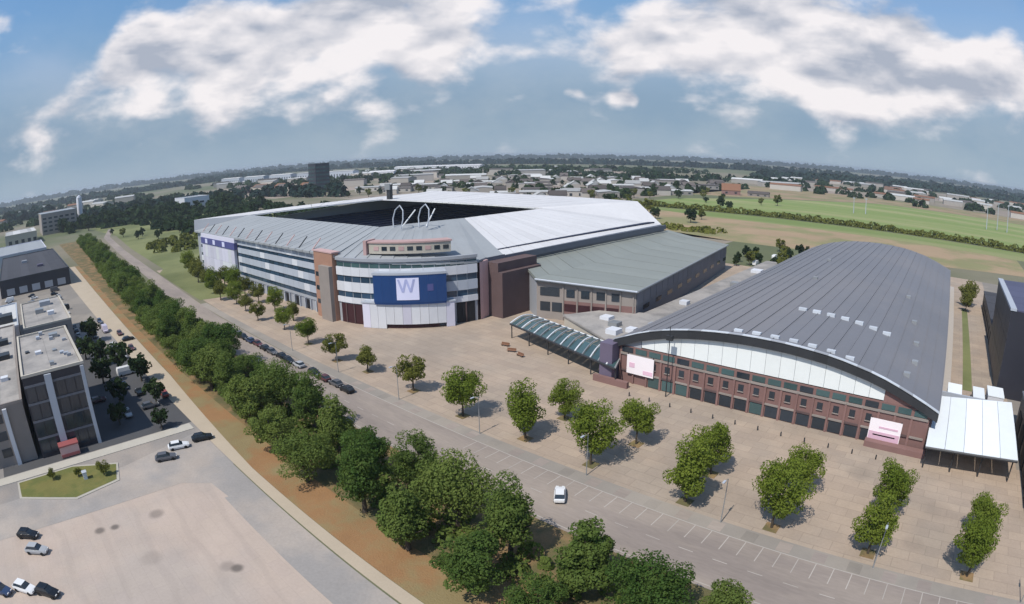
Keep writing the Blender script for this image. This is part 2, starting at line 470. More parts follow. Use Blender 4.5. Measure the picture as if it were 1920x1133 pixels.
for i in range(34):
    x = 36 - i * 5.2
    MB().box(x, x + 2.2, 61.9, 62.03, z3 + .024, z3 + .028).build('lane_mark', M['line'])['kind'] = 'structure'
for i in range(44):     # parking bays along the plaza side of the road
    x = 46 - i * 2.7
    MB().box(x, x + .14, 64.4, 67.9, z3 + .024, z3 + .03).build('parking_line', M['line'])['kind'] = 'structure'
for i in range(30):     # darker clinker fields between the bays and the walk
    x = 45 - i * 5.4
    MB().box(x, x + 2.1, 68.3, 70.6, z3 + .012, z3 + .02).build('paving_field', M['asphalt'] if i % 3 == 0 else M['brickroad'])['kind'] = 'structure'
# grass island with kerb
MB().prism([(-113.2, -11), (-106.2, -11), (-99.5, .5), (-101.6, 9.8), (-108.8, 11.2), (-113.4, 2)], 0, .15).build('island_kerb', M['kerb'])['kind'] = 'structure'
sheet('island_lawn', [(-112.7, -10.6), (-106.6, -10.5), (-100.2, .4), (-102.2, 9.3), (-108.4, 10.7), (-112.9, 1.8)], .17, M['lawn'])
# countryside beyond
sheet('meadow', [(-760, 100), (-600, 106), (-461, 93), (-320, 84), (-312, 99), (-312, 290), (-760, 290)], z1, M['meadow'])
sheet('dirt_field', [(-260, 345), (-60, 345), (60, 380), (60, 512), (-330, 512), (-330, 400)], z1, M['dirt'])
sheet('grass_strip', [(-200, 470), (200, 455), (240, 516), (-330, 516)], z2, M['field'])
sheet('green_field', [(-320, 524), (420, 524), (480, 880), (110, 930), (-110, 930), (-240, 760), (-320, 640)], z2, M['field'])
sheet('stubble_field', [(-420, 700), (-250, 762), (-112, 936), (480, 936), (600, 1090), (-420, 1090)], z1, M['dirt'])
sheet('stadium_apron', [(-330, 258), (-131, 258), (-131, 345), (-330, 400)], z1, M['paleland'])
sheet('pale_land', [(-420, 1090), (700, 1090), (900, 2000), (-420, 2000)], z1, M['paleland'])
sheet('town_ground', [(-800, 420), (-345, 420), (-345, 980), (-800, 980)], z1, M['paleland'])
sheet('far_town_ground', [(-1500, 400), (-830, 400), (-830, 1500), (-1500, 1500)], z1, M['paleland'])
sheet('right_pavement', [(24, 60), (140, 60), (140, 330), (24, 330)], z1, M['asphalt'])
sheet('alley_grass', [(10.8, 152), (13.6, 152), (13.2, 252), (10.8, 252)], z3, M['meadow'])
sheet('alley_path', [(4.3, 140), (7.2, 140), (7.2, 300), (4.3, 300)], z3, M['line'])

# ------------------------------------------------------------------ stadium
ST = thing('stadium', 'large football stadium with white and grey roof ring around a dark open bowl', 'stadium', (-210, 170, 0))
CX, CY, CR = -164.0, 134.8, 38.0


def arc(th, r=CR): return (CX + r * math.cos(R(th)), CY + r * math.sin(R(th)))


def arcband(name, t0, t1, r0, r1, z0, z1, m, parent, step=3.5, z1b=None):
    n = max(1, int(round((t1 - t0) / step)))
    out = [arc(t0 + (t1 - t0) * i / n, r1) for i in range(n + 1)]
    inn = [arc(t0 + (t1 - t0) * i / n, r0) for i in range(n + 1)]
    mb = MB()
    N = n + 1
    for ring, z in ((out, z0), (out, z1), (inn, z1 if z1b is None else z1b), (inn, z0)):
        mb.v += [(x, y, z) for x, y in ring]
    for i in range(n):
        for a, b in ((0, 1), (1, 2), (2, 3), (3, 0)):
            mb.f.append((a * N + i, a * N + i + 1, b * N + i + 1, b * N + i)); mb.m.append(0)
    mb.f.append((0, N, 2 * N, 3 * N)); mb.f.append((n, 3 * N + n, 2 * N + n, N + n)); mb.m += [0, 0]
    return mb.build(name, m, parent)


T0, T1 = -84, -14
# structural walls
box('wall', -300, -160.2, 98, 99, 0, 20.2, M['grey'], ST)
arcband('wall', T0, T1, CR - 1, CR, 0, 19.6, M['grey'], ST)
MB().prism([(-127.1, 126), (-128.1, 126), (-132, 131), (-131, 131)], 0, 18).build('wall', M['brickdark'], ST)
box('wall', -132, -131, 131.01, 252, 0, 17.2, M['slate'], ST)
box('wall', -301, -150, 257, 258, 0, 26, M['grey'], ST)
MB().prism([(-301, 98), (-300.01, 98), (-300.01, 256.99), (-301, 256.99)], 0, [20.2, 20.2, 26.2, 26.2]).build('wall', M['grey'], ST)
# front facade: arcade, bands of cladding, a window per bay and storey
NB = 31
for i in range(NB):
    x = -296.0 + i * 4.0
    if not (-290 < x < -246):
        for zb, h in ((4.9, 1.5), (8.9, 1.5), (12.9, 1.5), (16.6, 1.2)):
            box('window', x + .15, x + 3.85, 97.85, 97.998, zb, zb + h, M['glassblue'], ST)
        for k, (zb, zt) in enumerate(((6.45, 8.85), (10.45, 12.85), (14.45, 16.55), (17.85, 20.0))):
            box('cladding_panel', x + .03, x + 3.97, 97.55, 97.997, zb, zt, M['palegrey'] if (i + k) % 7 else M['white'], ST)
        box('cladding_panel', x + .03, x + 3.97, 97.7, 97.996, 3.9, 4.85, M['grey'], ST)
    if x > -246 and i % 2 == 0:
        box('door', x + .5, x + 3.3, 97.8, 97.995, .1, 3.4, M['black'], ST)
    box('column', x - .25, x + .25, 97.3, 97.99, 0, 3.8, M['palegrey'], ST)
# far-left pale end block with its blue fascia
for i in range(11):
    x = -289.0 + i * 4.0
    box('panel', x, x + 3.94, 96.2, 97.5, 3.2, 9.4, M['white'] if i > 6 else M['lilac'], ST)
    box('panel', x, x + 3.94, 96.2, 97.5, 9.46, 15.6, M['white'] if i % 4 == 1 else M['lilac'], ST)
box('end_fascia', -290, -244, 95.9, 97.45, 15.7, 18.6, M['fascia'], ST)
box('end_fascia', -290, -244, 96.1, 97.45, 18.62, 20.5, M['lilac'], ST)
for x in (-283, -272, -259): box('fascia_badge', x, x + 3.2, 95.8, 95.895, 16.1, 18.2, M['signwhite'], ST)
# orange stair tower
tw = box('stair_tower', -172, -160.4, 95.6, 97.99, 0, 21.5, M['orange'], ST)
box('stair_tower_wing', -167.0, -160.5, 94.2, 95.59, 0, 17.5, M['greybrick'], ST)
for z in (4.5, 9, 13.5): box('window', -171.2, -168.4, 95.48, 95.598, z, z + 1.4, M['glass'], ST)
box('roof_cap', -172.3, -160.2, 95.4, 98.6, 21.51, 21.9, M['pinkish'], ST)
# curved corner building
NA = 14
for i in range(NA):
    a0 = T0 + (T1 - T0) * i / NA; a1 = T0 + (T1 - T0) * (i + 1) / NA
    for zb, h in ((8.3, 1.7), (13.1, 1.8), (17.7, 1.3)):
        arcband('window', a0 + .25, a1 - .25, CR + .005, CR + .12, zb, zb + h, M['glassblue'] if zb < 17 else M['glassgreen'], ST)
    for k, (zb, zt) in enumerate(((6.5, 8.25), (10.1, 13.0), (15.0, 17.6))):
        arcband('cladding_panel', a0 + .04, a1 - .04, CR + .005, CR + .4, zb, zt, M['white'] if k != 1 or i < 9 else M['palegrey'], ST)
arcband('parapet', T0, T1, CR - .6, CR + .6, 19.61, 20.5, M['grey'], ST)
# openings left and right of the entrance, and the bulging white entrance front
arcband('gateway', -82, -68.5, CR + .01, CR + .16, .1, 6.2, M['maroon'], ST)
arcband('gateway', -24.5, -15.5, CR + .01, CR + .16, .1, 6.4, M['black'], ST)
for a in (-78.5, -73.5, -20):
    arcband('gate_post', a - .25, a + .25, CR + .17, CR + .4, .1, 6.2, M['brickdark'], ST)
NE = 11
for i in range(NE):
    a0 = -66.5 + 40.0 * i / NE; a1 = -66.5 + 40.0 * (i + 1) / NE
    arcband('entrance_panel', a0 + .05, a1 - .05, CR + .5, CR + 2.6, 1.4 if 2 < i < 10 else .1, 7.6, M['white'] if i % 5 else M['lilac'], ST)
arcband('entrance_doors', -57, -33, CR + .5, CR + 2.0, .1, 1.38, M['maroon'], ST)
arcband('entrance_roof', -67, -26, CR + .2, CR + 2.8, 7.62, 8.0, M['palegrey'], ST)
# setback upper storey on the corner roof
arcband('plant_room', -68, -24, 29.5, 33.5, 21.2, 24.4, M['beige'], ST)
arcband('plant_room_trim', -68.6, -23.4, 29.2, 33.8, 24.42, 24.9, M['pinkish'], ST)
arcband('plant_room_pier', -70.6, -68.7, 29.2, 34.4, 20.6, 25.2, M['pinkish'], ST)
for i in range(9):
    a = -65 + i * 4.6
    arcband('window', a, a + 2.9, 33.51, 33.6, 22.2, 23.4, M['glass'] if i % 3 else M['pinkish'], ST)
# roof ring: each strip a panel
ZI = 26.0


def roofstrip(a, b, c, d, za, zb, m, thick=.7, name='roof_panel'):
    """a,b outer edge points, c,d inner edge points"""
    P = [a, b, d, c]
    zt = [za, za, zb, zb]
    return MB().prism(P, [z - thick for z in zt], zt).build(name, m, ST)


def lerp(p, q, t): return (p[0] + (q[0] - p[0]) * t, p[1] + (q[1] - p[1]) * t)


def side(o0, o1, i0, i1, n, za, zb, m, gap=.0012):
    for k in range(n):
        t0, t1 = k / n + gap, (k + 1) / n - gap
        roofstrip(lerp(o0, o1, t0), lerp(o0, o1, t1), lerp(i0, i1, t0), lerp(i0, i1, t1), za + .018 * (k % 2), zb + .018 * (k % 2), m)


near_in = (-172., 123.)
side((-302, 96.5), (-160, 96.2), (-288, 123), near_in, 27, 20.9, ZI, M['roofgrey'])
MB().prism([(-302.9, 97.2), (-302, 96.6), (-288.1, 123.1), (-288.9, 123.4)], [20.3, 20.3, 25.3, 25.3], [26.3, 20.9, 26, 26.05]).build('roof_gusset', M['grey'], ST)
side((-303, 258.5), (-303, 97), (-286, 207), (-288, 123.2), 18, 26.3, ZI, M['roofwhite'])
side((-150, 259), (-302, 259), (-172, 207), (-286, 207.2), 26, 27.0, ZI, M['roofwhite'])
side((-129.6, 140), (-131.5, 250), (-166, 158), (-166, 206), 20, 17.8, ZI, M['roofwhite'])
MB().prism([(-131.5, 250.2), (-149.8, 259), (-171.8, 207), (-166, 206.3)], [17.1, 26.3, 25.3, 25.3], [17.8, 27.0, 26, 26]).build('roof_panel', M['roofwhite'], ST)
# corner sheets fanning round the drum
fan_o = [arc(a, CR + .3) for a in np.linspace(-85, -14, 12)] + [(-129.2, 132), (-129.6, 139.9)]
fan_i = [lerp((-171.9, 123.1), (-166, 157.8), max(0, min(1, (k - 1) / 12))) for k in range(14)]
for k in range(13):
    roofstrip(fan_o[k], fan_o[k + 1], fan_i[k], fan_i[k + 1], 20.55 - .2 * k, ZI, M['roofgrey'])
for i, (p, q) in enumerate((((-288, 123), (-172, 123)), ((-166, 158), (-166, 206)), ((-286, 207), (-172, 207)), ((-288, 123), (-286, 207)))):
    MB().tube([(p[0], p[1], 25.5), (q[0], q[1], 25.5)], .16, 6).build('roof_edge_beam', M['steelw'], ST)
# dark rim under the right-hand roof and strip windows in that wall
box('eave_band', -130.99, -130.4, 132, 250, 14.6, 16.4, M['slate'], ST)
box('eave_fascia', -129.58, -128.9, 140.2, 250, 15.9, 17.86, M['slate'], ST)
box('eave_fascia', -129.3, -128.92, 131.8, 140.1, 16.2, 18.2, M['slate'], ST)
for i in range(24):
    y = 133 + i * 4.8
    box('window', -130.99, -130.9, y, y + 4.4, 12.6, 14.5, M['glass'], ST)
# stands inside
def stand(p0, p1, q0, q1, n=16):
    mb = MB()
    for k in range(n):
        t0, t1 = k / n, (k + 1) / n
        z = 2 + 17.0 * (k + 1) / n
        mb.prism([lerp(p0, q0, t0), lerp(p1, q1, t0), lerp(p1, q1, t1), lerp(p0, q0, t1)], z - 1.4, z)
    return mb.build('seating_stand', M['navy'], ST)


stand((-264, 128), (-264, 200), (-298, 102), (-298, 254))
stand((-264, 204), (-172, 204), (-298, 255), (-136, 255))
stand((-168, 200), (-168, 130), (-134, 248), (-134, 134))
stand((-172, 126), (-262, 126), (-164, 101), (-296, 101))
sheet('pitch', [(-258, 132), (-174, 132), (-174, 198), (-258, 198)], z2, M['field'])
# white steel hoops and struts in the open roof corner
for dx, dy in ((3.2, 1.5), (8.2, 9.0)):
    bx, by = -171 + dx, 125.5 + dy
    MB().tube([(bx - 1.6, by, 25.2), (bx - 2.4, by + .5, 28.5), (bx - 1.6, by + 1, 31.5), (bx + .6, by + 1.4, 33.2), (bx + 2.6, by + 1.2, 31.5), (bx + 3.2, by + .6, 28.5), (bx + 2.6, by, 25.2)], .22, 6).build('corner_hoop', M['palegrey'], ST)
for dx in (4, 10):
    MB().tube([(-170 + dx, 124 + max(0, dx), 25.6), (-168 + dx * .6, 130 + max(0, dx), 31.2)], .22, 6).build('corner_strut', M['steelw'], ST)
cm = MB().box(-282.4, -279.2, 207.6, 209.6, 25.5, 34.5).build('corner_mast', M['steeld'], ST)
box('mast_lamp_bank', -283.2, -278.6, 206.9, 207.58, 31.5, 35, M['steelg'], cm)
for i in range(13): MB().tube([(-290 + i * 9.5, 97.2, 20.9), (-290 + i * 9.5, 101.0, 24.6)], .2, 6).build('roof_brace', M['steeld'] if i % 2 else M['pinkish'], ST)
# brick return beside the corner
box('brick_return', -130.9, -122.2, 131.5, 150, 0, 14.2, M['brickdark'], ST)
box('brick_return_top', -130.9, -124.0, 131.6, 150, 14.21, 17.0, M['brickdark'], ST)
MB().prism([(-126.7, 126.4), (-127.0, 128.0), (-129.4, 131.4), (-128.0, 131.45)], 0, 17.8).build('corner_pilaster', M['rose'], ST)

# the blue sign on the corner
SG = thing('stadium_sign', 'wide curved blue sign with a pale emblem on the stadium corner', 'sign', (*arc(-45, CR + 1.0), 7.0))
NS = 8
for i in range(NS):
    a0 = -60.2 + 30.4 * i / NS; a1 = -60.2 + 30.4 * (i + 1) / NS
    arcband('sign_panel', a0, a1 - .03, CR + .45, CR + 3.2, 8.05, 16.2, M['blue'], SG, 2)
arcband('sign_frame', -60.6, -29.5, CR + .45, CR + 3.3, 16.22, 16.9, M['palegrey'], SG, 2)
arcband('sign_frame', -60.0, -30.0, CR + .45, CR + 3.1, 7.5, 8.03, M['blue'], SG, 2)
em = arcband('emblem', -50.2, -41.0, CR + 3.21, CR + 3.3, 8.9, 15.4, M['signwhite'], SG, 1.2)
def slant(a_top, a_bot, w, zt, zb, m, nm):
    mb = MB()
    pts = [(*arc(a_top, CR + 3.36), zt), (*arc(a_bot, CR + 3.36), zb), (*arc(a_bot + w, CR + 3.36), zb), (*arc(a_top + w, CR + 3.36), zt)]
    back = [(*arc(a_top, CR + 3.31), zt), (*arc(a_bot, CR + 3.31), zb), (*arc(a_bot + w, CR + 3.31), zb), (*arc(a_top + w, CR + 3.31), zt)]
    mb.face(pts)
    for i in range(4): mb.face([pts[i], back[i], back[(i + 1) % 4], pts[(i + 1) % 4]])
    return mb.build(nm, m, em)
for a_t, a_b in ((-49.8, -48.0), (-46.6, -48.0), (-46.6, -44.8), (-43.4, -44.8)): slant(a_t, a_b, .9, 15.0, 11.2, M['signmid'], 'emblem_stroke')
arcband('sign_mark', -37.6, -35.2, CR + 3.21, CR + 3.27, 11.4, 13.4, M['fascia'], SG, 1)

# ------------------------------------------------------------------ long green-grey hall leaning on the stadium
MH = thing('annex_hall', 'long hall with sloping grey green roof joined to the stadium side', 'hall', (-108, 190, 0))
fl, fr, br, bl = (-115, 139), (-85.5, 148.5), (-100.5, 256), (-130.8, 256)
lf = (-130.6, 150.2)
MB().prism([fl, lerp(fl, fr, 1), (fr[0] - .3, fr[1] + 1), (fl[0] - .2, fl[1] + 1.05)], 0, [11.4, 10.6, 10.6, 11.4]).build('front_wall', M['greybrick'], MH)
MB().prism([lf, fl, (fl[0] + .2, fl[1] + 1.0), (lf[0] + .3, lf[1] + 1)], 0, [14.0, 11.4, 11.4, 14.0]).build('front_wall', M['grey'], MH)
MB().prism([(fr[0] - 1, fr[1] + 1.2), (fr[0], fr[1] + .2), br, (br[0] - 1, br[1])], 0, 10.5).build('side_wall', M['slate'], MH)
MB().prism([br, (br[0] - .3, br[1] - 1), (bl[0] + .2, bl[1] - 1), bl], 0, [10.8, 10.8, 14, 14]).build('back_wall', M['grey'], MH)
NR = 18
for k in range(NR):
    t0, t1 = k / NR + .001, (k + 1) / NR - .001
    e0, e1 = lerp((fr[0] + .9, fr[1] - .8), (br[0] + .9, br[1]), t0), lerp((fr[0] + .9, fr[1] - .8), (br[0] + .9, br[1]), t1)
    m0, m1 = lerp((fl[0] + .4, fl[1] - .9), (-116.5, 256), t0), lerp((fl[0] + .4, fl[1] - .9), (-116.5, 256), t1)
    w0, w1 = lerp((-130.7, 149.4), (-130.8, 256), t0), lerp((-130.7, 149.4), (-130.8, 256), t1)
    dz = .05 * (k % 2)
    MB().prism([e0, e1, m1, m0], [10.5 + dz, 10.5 + dz, 11.6 + dz, 11.6 + dz], [11.2 + dz, 11.2 + dz, 12.7 + dz, 12.7 + dz]).build('roof_panel', M['roofgreen'], MH)
    MB().prism([m0, m1, w1, w0], [11.6 + dz, 11.6 + dz, 14 + dz, 14 + dz], [12.7 + dz, 12.7 + dz, 14.7 + dz, 14.7 + dz]).build('roof_panel', M['roofgreen'], MH)
MB().tube([(fr[0] + 1.0, fr[1] - 1, 11.0), (br[0] + 1.0, br[1], 11.0)], .3, 6).build('gutter', M['steelg'], MH)
MB().tube([(fl[0] + .3, fl[1] - 1.2, 12.35), (fr[0] + 1, fr[1] - 1.1, 11.0)], .3, 6).build('gutter', M['palegrey'], MH)
fd = (Vector(fr) - Vector(fl)); fL = fd.length; fd = fd / fL; fn = Vector((fd.y, -fd.x))
def onfront(name, s0, s1, z0, z1, m, d0=.02, d1=.14):
    P = [Vector(fl) + fd * s0 + fn * d0, Vector(fl) + fd * s1 + fn * d0, Vector(fl) + fd * s1 + fn * d1, Vector(fl) + fd * s0 + fn * d1]
    return MB().prism([tuple(p) for p in P], z0, z1).build(name, m, MH)
onfront('window', 1.2, 7.4, 7.3, 9.9, M['glass'])
for s in (9.6, 14.2, 19.0, 23.6): onfront('window', s, s + 2.6, 7.3, 9.6, M['glass'])
for s in (1.2, 5.0): onfront('window', s, s + 3.2, 2.6, 5.4, M['glass'])
for s in (9.0, 13.4, 17.8, 22.2): onfront('window', s, s + 3.6, 3.0, 5.2, M['maroon'])
onfront('brick_band', 8.6, fL - .3, 2.2, 6.2, M['brick'], .005, .018)
for s in (8.4, 12.85, 17.3, 21.7, 26.1, 30): onfront('pier', s, s + .4, 0, 10.4, M['greybrick'], .02, .3)
# side wall: dark clad panels with a shadow gap
sdv = (Vector(br) - Vector(fr)); sL = sdv.length; sdv /= sL; sn = Vector((sdv.y, -sdv.x))
for i in range(20):
    a = Vector(fr) + sdv * (i * sL / 20 + .3); b = Vector(fr) + sdv * ((i + 1) * sL / 20 - .02)
    P = [a + sn * .02, b + sn * .02, b + sn * .2, a + sn * .2]
    MB().prism([tuple(p) for p in P], 6.6, 10.3).build('wall_panel', M['slate'], MH)
    if i % 2: MB().prism([tuple(p) for p in [a + sn * .02, b + sn * .02, b + sn * .1, a + sn * .1]], 4.2, 5.6).build('window', M['glass'], MH)

# low link block with pale roof between the two halls
LB = thing('link_building', 'low pale roofed link block between the two halls', 'building', (-80, 190, 0))
lbp = [(-101, 134.5), (-76, 121.2), (-69.4, 121), (-69.4, 268), (-84, 268), (-84, 150), (-95, 146)]
MB().prism(lbp, 0, 3.7).build('wall', M['beige'], LB)
for k in range(9):
    y0, y1 = 151 + k * 13, 151 + (k + 1) * 13 - .1
    MB().box(-84.2, -69.3, y0, y1, 3.71, 4.2 + .02 * (k % 2)).build('roof_panel', M['roofpale'], LB)
MB().prism([(-101.4, 134.4), (-76.2, 120.8), (-69.3, 120.6), (-69.3, 150.9), (-84, 150.9), (-95.2, 146.4)], 3.71, 4.25).build('roof_panel', M['roofpale'], LB)
for (x, y, s, h, m) in ((-80, 128, 1.6, 1.3, 'white'), (-77, 132, 1.2, 1.1, 'white'), (-83.5, 134, 1.4, 1.2, 'steelg'), (-74, 138, 1.0, 1.6, 'grey'), (-89, 138.5, 1.5, .9, 'white'), (-79, 168, 1.3, 1.2, 'white'), (-76, 205, 1.6, 1.4, 'steelg'), (-78, 236, 2.2, 1.2, 'white')):
    box('roof_unit', x - s, x + s, y - s, y + s, 4.26, 4.26 + h, M[m], LB)

# ------------------------------------------------------------------ arched sports hall
SH = thing('sports_hall', 'big brick sports hall under a wide arched slate blue roof', 'hall', (-32, 190, 0))
prof = [(-69, 9.2), (-66, 10.4), (-62, 12.1), (-56, 13.8), (-50, 14.9), (-44, 15.6), (-37, 16.05), (-28, 16.0), (-19, 15.3), (-9.5, 13.5), (-3, 11.4), (1.3, 9.8), (4.3, 8.6)]


def arch(u):
    for (a, za), (b, zb) in zip(prof, prof[1:]):
        if u <= b: 
            t = (u - a) / (b - a); t = max(0, t)
            return za + (zb - za) * t
    return prof[-1][1]


def archs(u): return (arch(u - 2.5) + 2 * arch(u) + arch(u + 2.5)) / 4 if -65 < u < 1 else arch(u)


V0, V1 = 109.6, 292.0
NP = 24
for k in range(NP):
    u0, u1 = -68.4 + 72.6 * k / NP, -68.4 + 72.6 * (k + 1) / NP - .06
    dz = .05 * (k % 2)
    mb = MB()
    um = (u0 + u1) / 2
    za, zm, zb = archs(u0) + dz, archs(um) + dz, archs(u1) + dz
    n = len(mb.v)
    mb.prism([(u0, V0), (um, V0), (um, V1), (u0, V1)], [za - .7, zm - .7, zm - .7, za - .7], [za, zm, zm, za])
    mb.prism([(um, V0), (u1, V0), (u1, V1), (um, V1)], [zm - .7, zb - .7, zb - .7, zm - .7], [zm, zb, zb, zm])
    rp = mb.build('roof_panel', M['rooflead'], SH)
    MB().prism([(u1 - .05, V0 + .3), (u1 + .11, V0 + .3), (u1 + .11, V1), (u1 - .05, V1)], [zb - .1] * 4, [zb + .14] * 4).build('roof_seam', M['rooflead'], rp)
# dark fascia along the arch and a pale flashing on top of it
for k in range(NP):
    u0, u1 = -68.4 + 72.6 * k / NP, -68.4 + 72.6 * (k + 1) / NP - .01
    z0a, z1a = archs(u0), archs(u1)
    MB().prism([(u0, V0 - .25), (u1, V0 - .25), (u1, V0 - .01), (u0, V0 - .01)], [z0a - 1.75, z1a - 1.75, z1a - 1.75, z0a - 1.75], [z0a - .1, z1a - .1, z1a - .1, z0a - .1]).build('fascia', M['steeld'], SH)
    MB().prism([(u0, V0 - .4), (u1, V0 - .4), (u1, V0 + .5), (u0, V0 + .5)], [z0a + .1, z1a + .1, z1a + .1, z0a + .1], [z0a + .25, z1a + .25, z1a + .25, z0a + .25]).build('flashing', M['seam'] if k % 3 else M['grey'], SH)
# walls
box('front_wall', -67, 2.6, 110, 110.8, 0, 8.51, M['brick'], SH)
box('side_wall', 2.0, 3.2, 110.81, 291, 0, 8.0, M['brickdark'], SH)
box('side_wall', -67.5, -66.5, 110.81, 291, 0, 8.6, M['grey'], SH)
box('back_wall', -67.5, 3.2, 291.01, 291.8, 0, 6.8, M['grey'], SH)
# translucent lunette between brick and arch
NL = 17
for k in range(NL):
    u0, u1 = -61.5 + 54.0 * k / NL, -61.5 + 54.0 * (k + 1) / NL - .06
    t0, t1 = archs(u0) - 1.95, archs(u1) - 1.95
    MB().prism([(u0, 110.2), (u1, 110.2), (u1, 110.6), (u0, 110.6)], [8.75] * 4, [t0, t1, t1, t0]).build('lunette_panel', M['poly'], SH)
MB().prism([(-67, 110.15), (-61.6, 110.15), (-61.6, 110.7), (-67, 110.7)], [8.52] * 4, [9.0, 11.2, 11.2, 9.0]).build('lunette_end', M['grey'], SH)
MB().prism([(-7.5, 110.15), (2.5, 110.15), (2.5, 110.7), (-7.5, 110.7)], [8.52] * 4, [12.0, 8.6, 8.6, 12.0]).build('lunette_end', M['brick'], SH)
# facade: eave strip windows, first floor windows, ground floor glazing and piers
NBH = 20
bw = 69.0 / NBH
for k in range(NBH):
    u = -66.6 + k * bw
    box('window', u + .3, u + bw - .35, 109.86, 109.998, 7.1, 8.25, M['glassgreen'] if k % 4 else M['glass'], SH)
    box('sill_band', u, u + bw - .02, 109.75, 109.997, 6.5, 6.95, M['greybrick'], SH)
    if k not in (0, 1, 17, 18, 19):
        wn = box('window', u + .9, u + 2.1, 109.88, 109.998, 4.3, 5.7, M['glass'], SH)
        box('window_sill', u + .8, u + 2.2, 109.7, 109.87, 4.15, 4.29, M['greybrick'], wn)
    if 1 < k < 18:
        box('ground_floor_glazing', u + .45, u + bw - .3, 109.84, 109.996, .25, 2.5, M['glassgreen'] if k in (2, 3, 4, 9) else M['glass'], SH)
    box('pier', u - .22, u + .22, 109.62, 109.99, 0, 6.4, M['brick'], SH)
    box('string_course', u + .23, u + bw - .23, 109.7, 109.994, 2.7, 3.05, M['greybrick'] if k % 3 else M['brickdark'], SH)
box('corner_block', -70.5, -67.2, 107.2, 110.6, 0, 9.0, M['purple'], SH)
box('plinth_wall', -9.5, 3.2, 107.6, 109.4, 0, 1.2, M['brick'], SH)
box('plinth_wall', -71.5, -62.5, 106.2, 107.1, 0, 1.5, M['brick'], SH)
# two lines of white roof vents following the arch
for u in (-33, -29.4, -25.8, -22.2, -18.6, -15.0, -11.5):
    box('roof_vent', u - 1.0, u + 1.0, 137.2, 138.2, archs(u) - .1, archs(u) + .65, M['seam'], SH)
for u in (-40, -36, -32, -28, -24, -20, -16):
    box('roof_vent', u - .9, u + .9, 111.5, 112.4, archs(u) - .1, archs(u) + .5, M['seam'], SH)
for u, v in ((-4.2, 118), (-3.2, 128), (-4, 142), (-6, 160), (-10, 186), (-44, 220), (-40, 180)):
    box('roof_hatch', u - .7, u + .7, v - .7, v + .7, archs(u) - .2, archs(u) + .7, M['steelg'], SH)

# banners on the brick
def banner(x0, x1, z0, z1, label, stripes):
    b = thing('banner', label, 'banner', ((x0 + x1) / 2, 109.4, z0))
    box('cloth', x0, x1, 109.3, 109.44, z0, z1, M['bannerw'], b)
    for f0, f1, g0, g1, m in stripes:
        box('print', x0 + (x1 - x0) * f0, x0 + (x1 - x0) * f1, 109.24, 109.295, z0 + (z1 - z0) * g0, z0 + (z1 - z0) * g1, M[m], b)
    for x in (x0 + .2, x1 - .2): box('bracket', x - .08, x + .08, 109.28, 109.49, z1 + .002, z1 + .25, M['steeld'], b)
banner(-64.6, -57.8, 2.6, 6.9, 'white banner on the brick beside the dark corner entrance of the arched hall', [(.62, .97, .1, .3, 'bannerp'), (.1, .3, .35, .6, 'bannerp')])
banner(-9.3, -2.6, .95, 5.3, 'pink and white banner on the brick near the white canopy end of the arched hall', [(.02, .98, .03, .42, 'bannerp'), (.3, .9, .6, .68, 'bannerp'), (.15, .85, .24, .30, 'bannerd')])

# ------------------------------------------------------------------ glass canopy over the entrance walk
GC = thing('glass_canopy', 'ribbed glass canopy on posts over the walk between stadium and arched hall', 'canopy', (-87, 117.5, 0))
A0, A1, B1, B0 = Vector((-106.8, 117.8)), Vector((-65.5, 105.8)), Vector((-69.6, 118.4)), Vector((-107.6, 128.4))
NC = 15
def q2(s, t):
    p = A0.lerp(A1, s).lerp(B0.lerp(B1, s), t); return (p.x, p.y)
for k in range(NC):
    s0, s1 = k / NC + .006, (k + 1) / NC - .006
    for j in range(2):
        t0, t1 = j / 2 + .01, (j + 1) / 2 - .01
        zz = [4.3 + .9 * math.sin(math.pi * t) for t in (t0, t0, t1, t1)]
        MB().prism([q2(s0, t0), q2(s1, t0), q2(s1, t1), q2(s0, t1)], [z - .06 for z in zz], zz).build('pane', M['glassgreen'], GC)
for k in range(NC + 1):
    pts = [(*q2(k / NC, t), 4.42 + .9 * math.sin(math.pi * t)) for t in np.linspace(0, 1, 7)]
    MB().tube(pts, .2, 6).build('rib', M['steelw'] if k % 2 == 0 else M['steelg'], GC)
for t, m in ((0, 'steeld'), (1, 'steelw')):
    MB().tube([(*q2(0, t), 4.2), (*q2(1, t), 4.2)], .28, 6).build('edge_beam', M[m], GC)
for k in range(0, NC + 1, 3):
    for t in (.06, .94):
        x, y = q2(k / NC, t); MB().tube([(x, y, 0), (x, y, 4.2)], .16, 8).build('post', M['steeld'], GC)

# white canopy at the right end of the arched hall
WC = thing('white_canopy', 'white membrane canopy beside the right end of the arched hall', 'canopy', (12, 114, 0))
for k in range(5):
    x0, x1 = 2.9 + k * 3.9, 2.9 + (k + 1) * 3.9 - .08
    MB().prism([(x0, 103 + .12 * k * 4), (x1, 103 + .12 * k * 4 + .45), (x1, 127 + 1.1 * k + 1.1), (x0, 127 + 1.1 * k)], [4.6, 4.6, 5.6, 5.6], [4.85, 4.85, 5.9, 5.9]).build('membrane_panel', M['canvas'], WC)
MB().tube([(2.9, 102.8, 4.6), (22.3, 105.1, 4.6)], .25, 6).build('edge_beam', M['steeld'], WC)
for x in (3.4, 9, 15, 21.6):
    for y in (104 + x * .1, 126 + x * .25): MB().tube([(x, y, 0), (x, y, 4.6)], .15, 8).build('post', M['steeld'], WC)
box('back_wall', 3.3, 22, 133.2, 133.6, 0, 5, M['palegrey'], WC)

